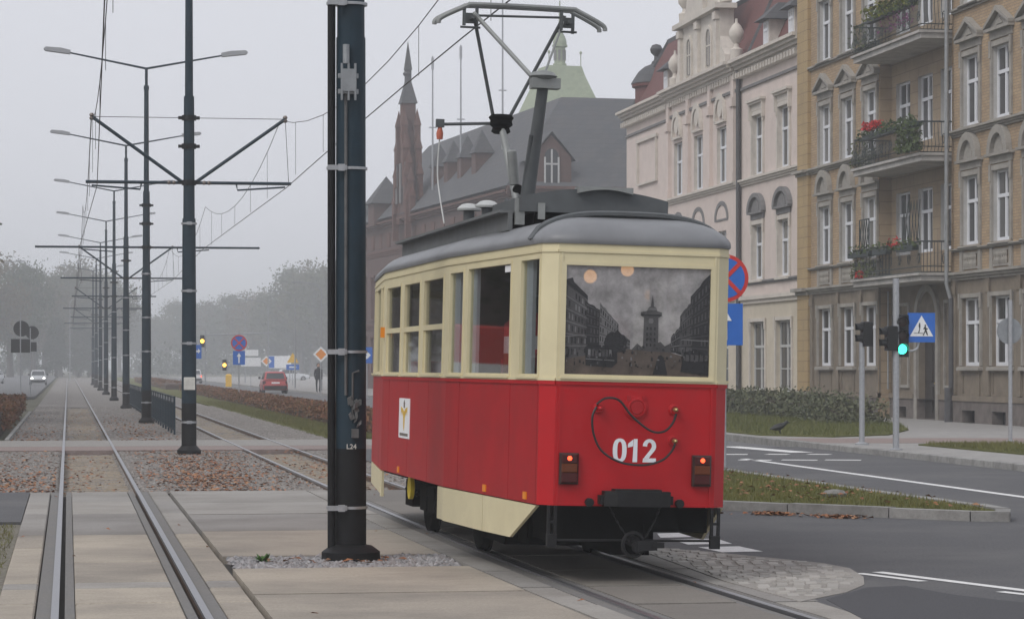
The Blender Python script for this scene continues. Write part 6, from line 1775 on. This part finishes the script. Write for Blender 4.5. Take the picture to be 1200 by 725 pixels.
KINDS = {'broad': (0,13.5,5.2,'broad olive green tree in the foggy'), 'tall': (1,14.5,4.6,'thin brownish autumn tree in the foggy'), 'fir': (2,9.5,2.6,'dark narrow conifer in the foggy'), 'broad2': (0,12.0,4.8,'broad olive green tree in the foggy'), 'tall2': (1,12.0,5.0,'thin brownish autumn tree in the foggy')}
TM = {k: tree_meshes(60+i, v[1], v[2], v[0]) for i, (k, v) in enumerate(KINDS.items())}
def tree(kind, px, top, Y, where, seed):
    Y *= 1.7
    x, _, z = AY(px, top, Y); H = KINDS[kind][1]
    s_ = max(.4, z/H); t = thing('tree', KINDS[kind][3]+' '+where, 'tree', (x, Y, -.1), (seed*1.7) % 6.28, 'foggy trees '+where)
    t.scale = (s_*.95, s_*.95, s_)
    put('trunk', TM[kind][0], t); put('crown', TM[kind][1], t)
i = 0
WL, WR = 'row left of the tracks', 'row behind the red car'
for kind, px, top, Y in (('tall',-12,296,250),('broad',12,306,262),('tall2',38,322,285),('tall',52,318,300),('broad2',70,320,300),('tall',92,304,310),('broad',108,312,320),('fir',66,372,270),('fir',92,368,285),('fir',104,388,285),('tall',122,322,360),('broad2',140,352,430),('tall2',24,330,330),('broad',88,330,350),('tall',-30,300,270),('broad2',54,335,345),('fir',36,385,300),('tall2',150,372,440),('broad',118,345,380)):
    i += 1; tree(kind, px, top, Y, WL, i)
for kind, px, top, Y in (('broad2',178,372,460),('tall2',196,366,440),('broad',214,352,420),('broad2',238,354,400),('tall',256,348,390),('broad',276,344,380),('tall',294,342,360),('tall2',314,338,350),('broad',334,334,340),('broad',352,312,320),('tall',368,306,310),('broad',388,304,300),('broad2',408,312,310),('tall',430,318,320),('fir',300,392,350),('fir',322,384,330),('broad2',344,360,330),('fir',370,375,320),('broad2',392,352,320),('tall2',226,366,430),('broad',266,366,410),('fir',250,398,380)):
    i += 1; tree(kind, px, top, Y, WR, i)
# street trees, a brick house and a truck left of the crossing: mirrored in the tram's panes
for kind, x, y, sc in (('tall',-7.2,66,.85),('broad',-10,84,1.0),('tall2',-8.5,98,.95),('broad2',-11,112,1.05),('tall',-9,128,.95),('broad',-11,146,1.0),('broad2',-10,164,1.0),('tall2',-11,184,1.0),('broad',-16,72,1.0),('broad2',-17,104,1.1),('broad',-17,136,1.1)):
    t = thing('tree', KINDS[kind][3].replace('in the foggy','of the')+' roadside row beside the left path', 'tree', (x, y, -.1), x*1.3, 'roadside trees beside the left path')
    t.scale = (sc,sc,sc); put('trunk', TM[kind][0], t); put('crown', TM[kind][1], t)
t = thing('brick_house', 'plain red brick house left of the crossing, seen in the tram windows', 'building', (-19, 78, 0), radians(90))
fwall(t, 'brick_wall', -34, 14, -.2, 9.5, [(c-.6,c+.6,z,z+1.8) for c in range(-31,13,4) for z in (1.2,5.2)], 'rbrick', 0, .2, 'rtrim')
for c in range(-31,13,4):
    for z in (1.2,5.2): window(t, c, z, 1.2, 1.8, .1, 'winwhite', 'T', None, None, True, 'rtrim')
body_shell(t, -34, 14, 10, 9.5, 'rbrick')
t = thing('truck', 'red and white box truck parked left of the crossing, seen in the tram windows', 'truck', (-8.6, 58, 0), radians(4))
m = MB(); m.bevbox(-1.15,1.15,0,5.2,2.25,3.1,.05); m.build('cargo_box', M['sign_red'], t)
m = MB(); m.box(-1.15,1.15,0,5.2,1.7,2.249); m.build('cargo_band', M['sign_white'], t)
m = MB(); m.bevbox(-1.05,1.05,5.3,7.0,.6,2.4,.25); m.build('cab', M['sign_red'], t)
m = MB(); m.quad((-.9,7.005,1.4),(.9,7.005,1.4),(.85,6.9,2.1),(-.85,6.9,2.1)); m.build('windscreen', M['carglass'], t)
for sx in (-1,1):
    for y in (1.2, 6.2):
        w = MB(); w.lathe([(.2,-.14),(.45,-.14),(.48,-.08),(.48,.08),(.45,.14),(.2,.14)], (sx*.95,y,.48), 20, 'x'); w.build('wheel', M['tyre'], t, True)
m = MB(); m.box(-.9,.9,.1,6.8,.5,.8); m.build('chassis', M['plastic'], t)
by = {}
for o in COL.objects:
    if o.name.split('.')[0] == 'tree' and o.parent is None: by.setdefault(o['label'], []).append(o)
for lb, os_ in by.items():
    road = 'roadside' in lb
    os_.sort(key=lambda o: o.location.y if road else abs(o.location.x/o.location.y))
    for k, o in enumerate(os_):
        if len(os_) > 1: o['label'] = (ORD[k]+' '+lb+('' if road else ', counted outward'))
# dark undergrowth far off that reads as one mass
def fn(rg):
    s_ = rg.random()
    X = rg.uniform(-60,-6) if s_ < .45 else rg.uniform(10,75)
    return (X*1.6, 560+rg.random()*200+abs(X)*.3, abs(rg.normal())*2.6)
tag(leaf_obj('undergrowth', 26000, fn, .25, .7, crown_mats[2], None, 77), kind='stuff')

# ---------------------------------------------------------------- fog
m = MB(); m.box(-4600,4600,-900,7100,-1.2,36)
hz = m.build('haze', None); hz['kind'] = 'stuff'
mt, t, b = _base('haze'); t.nodes.remove(b)
v = t.nodes.new('ShaderNodeVolumePrincipled'); v.inputs['Color'].default_value = (.94,.968,1.0,1); v.inputs['Density'].default_value = .0013; v.inputs['Anisotropy'].default_value = .3
t.links.new(v.outputs[0], t.nodes['Material Output'].inputs['Volume'])
hz.data.materials.clear(); hz.data.materials.append(mt)
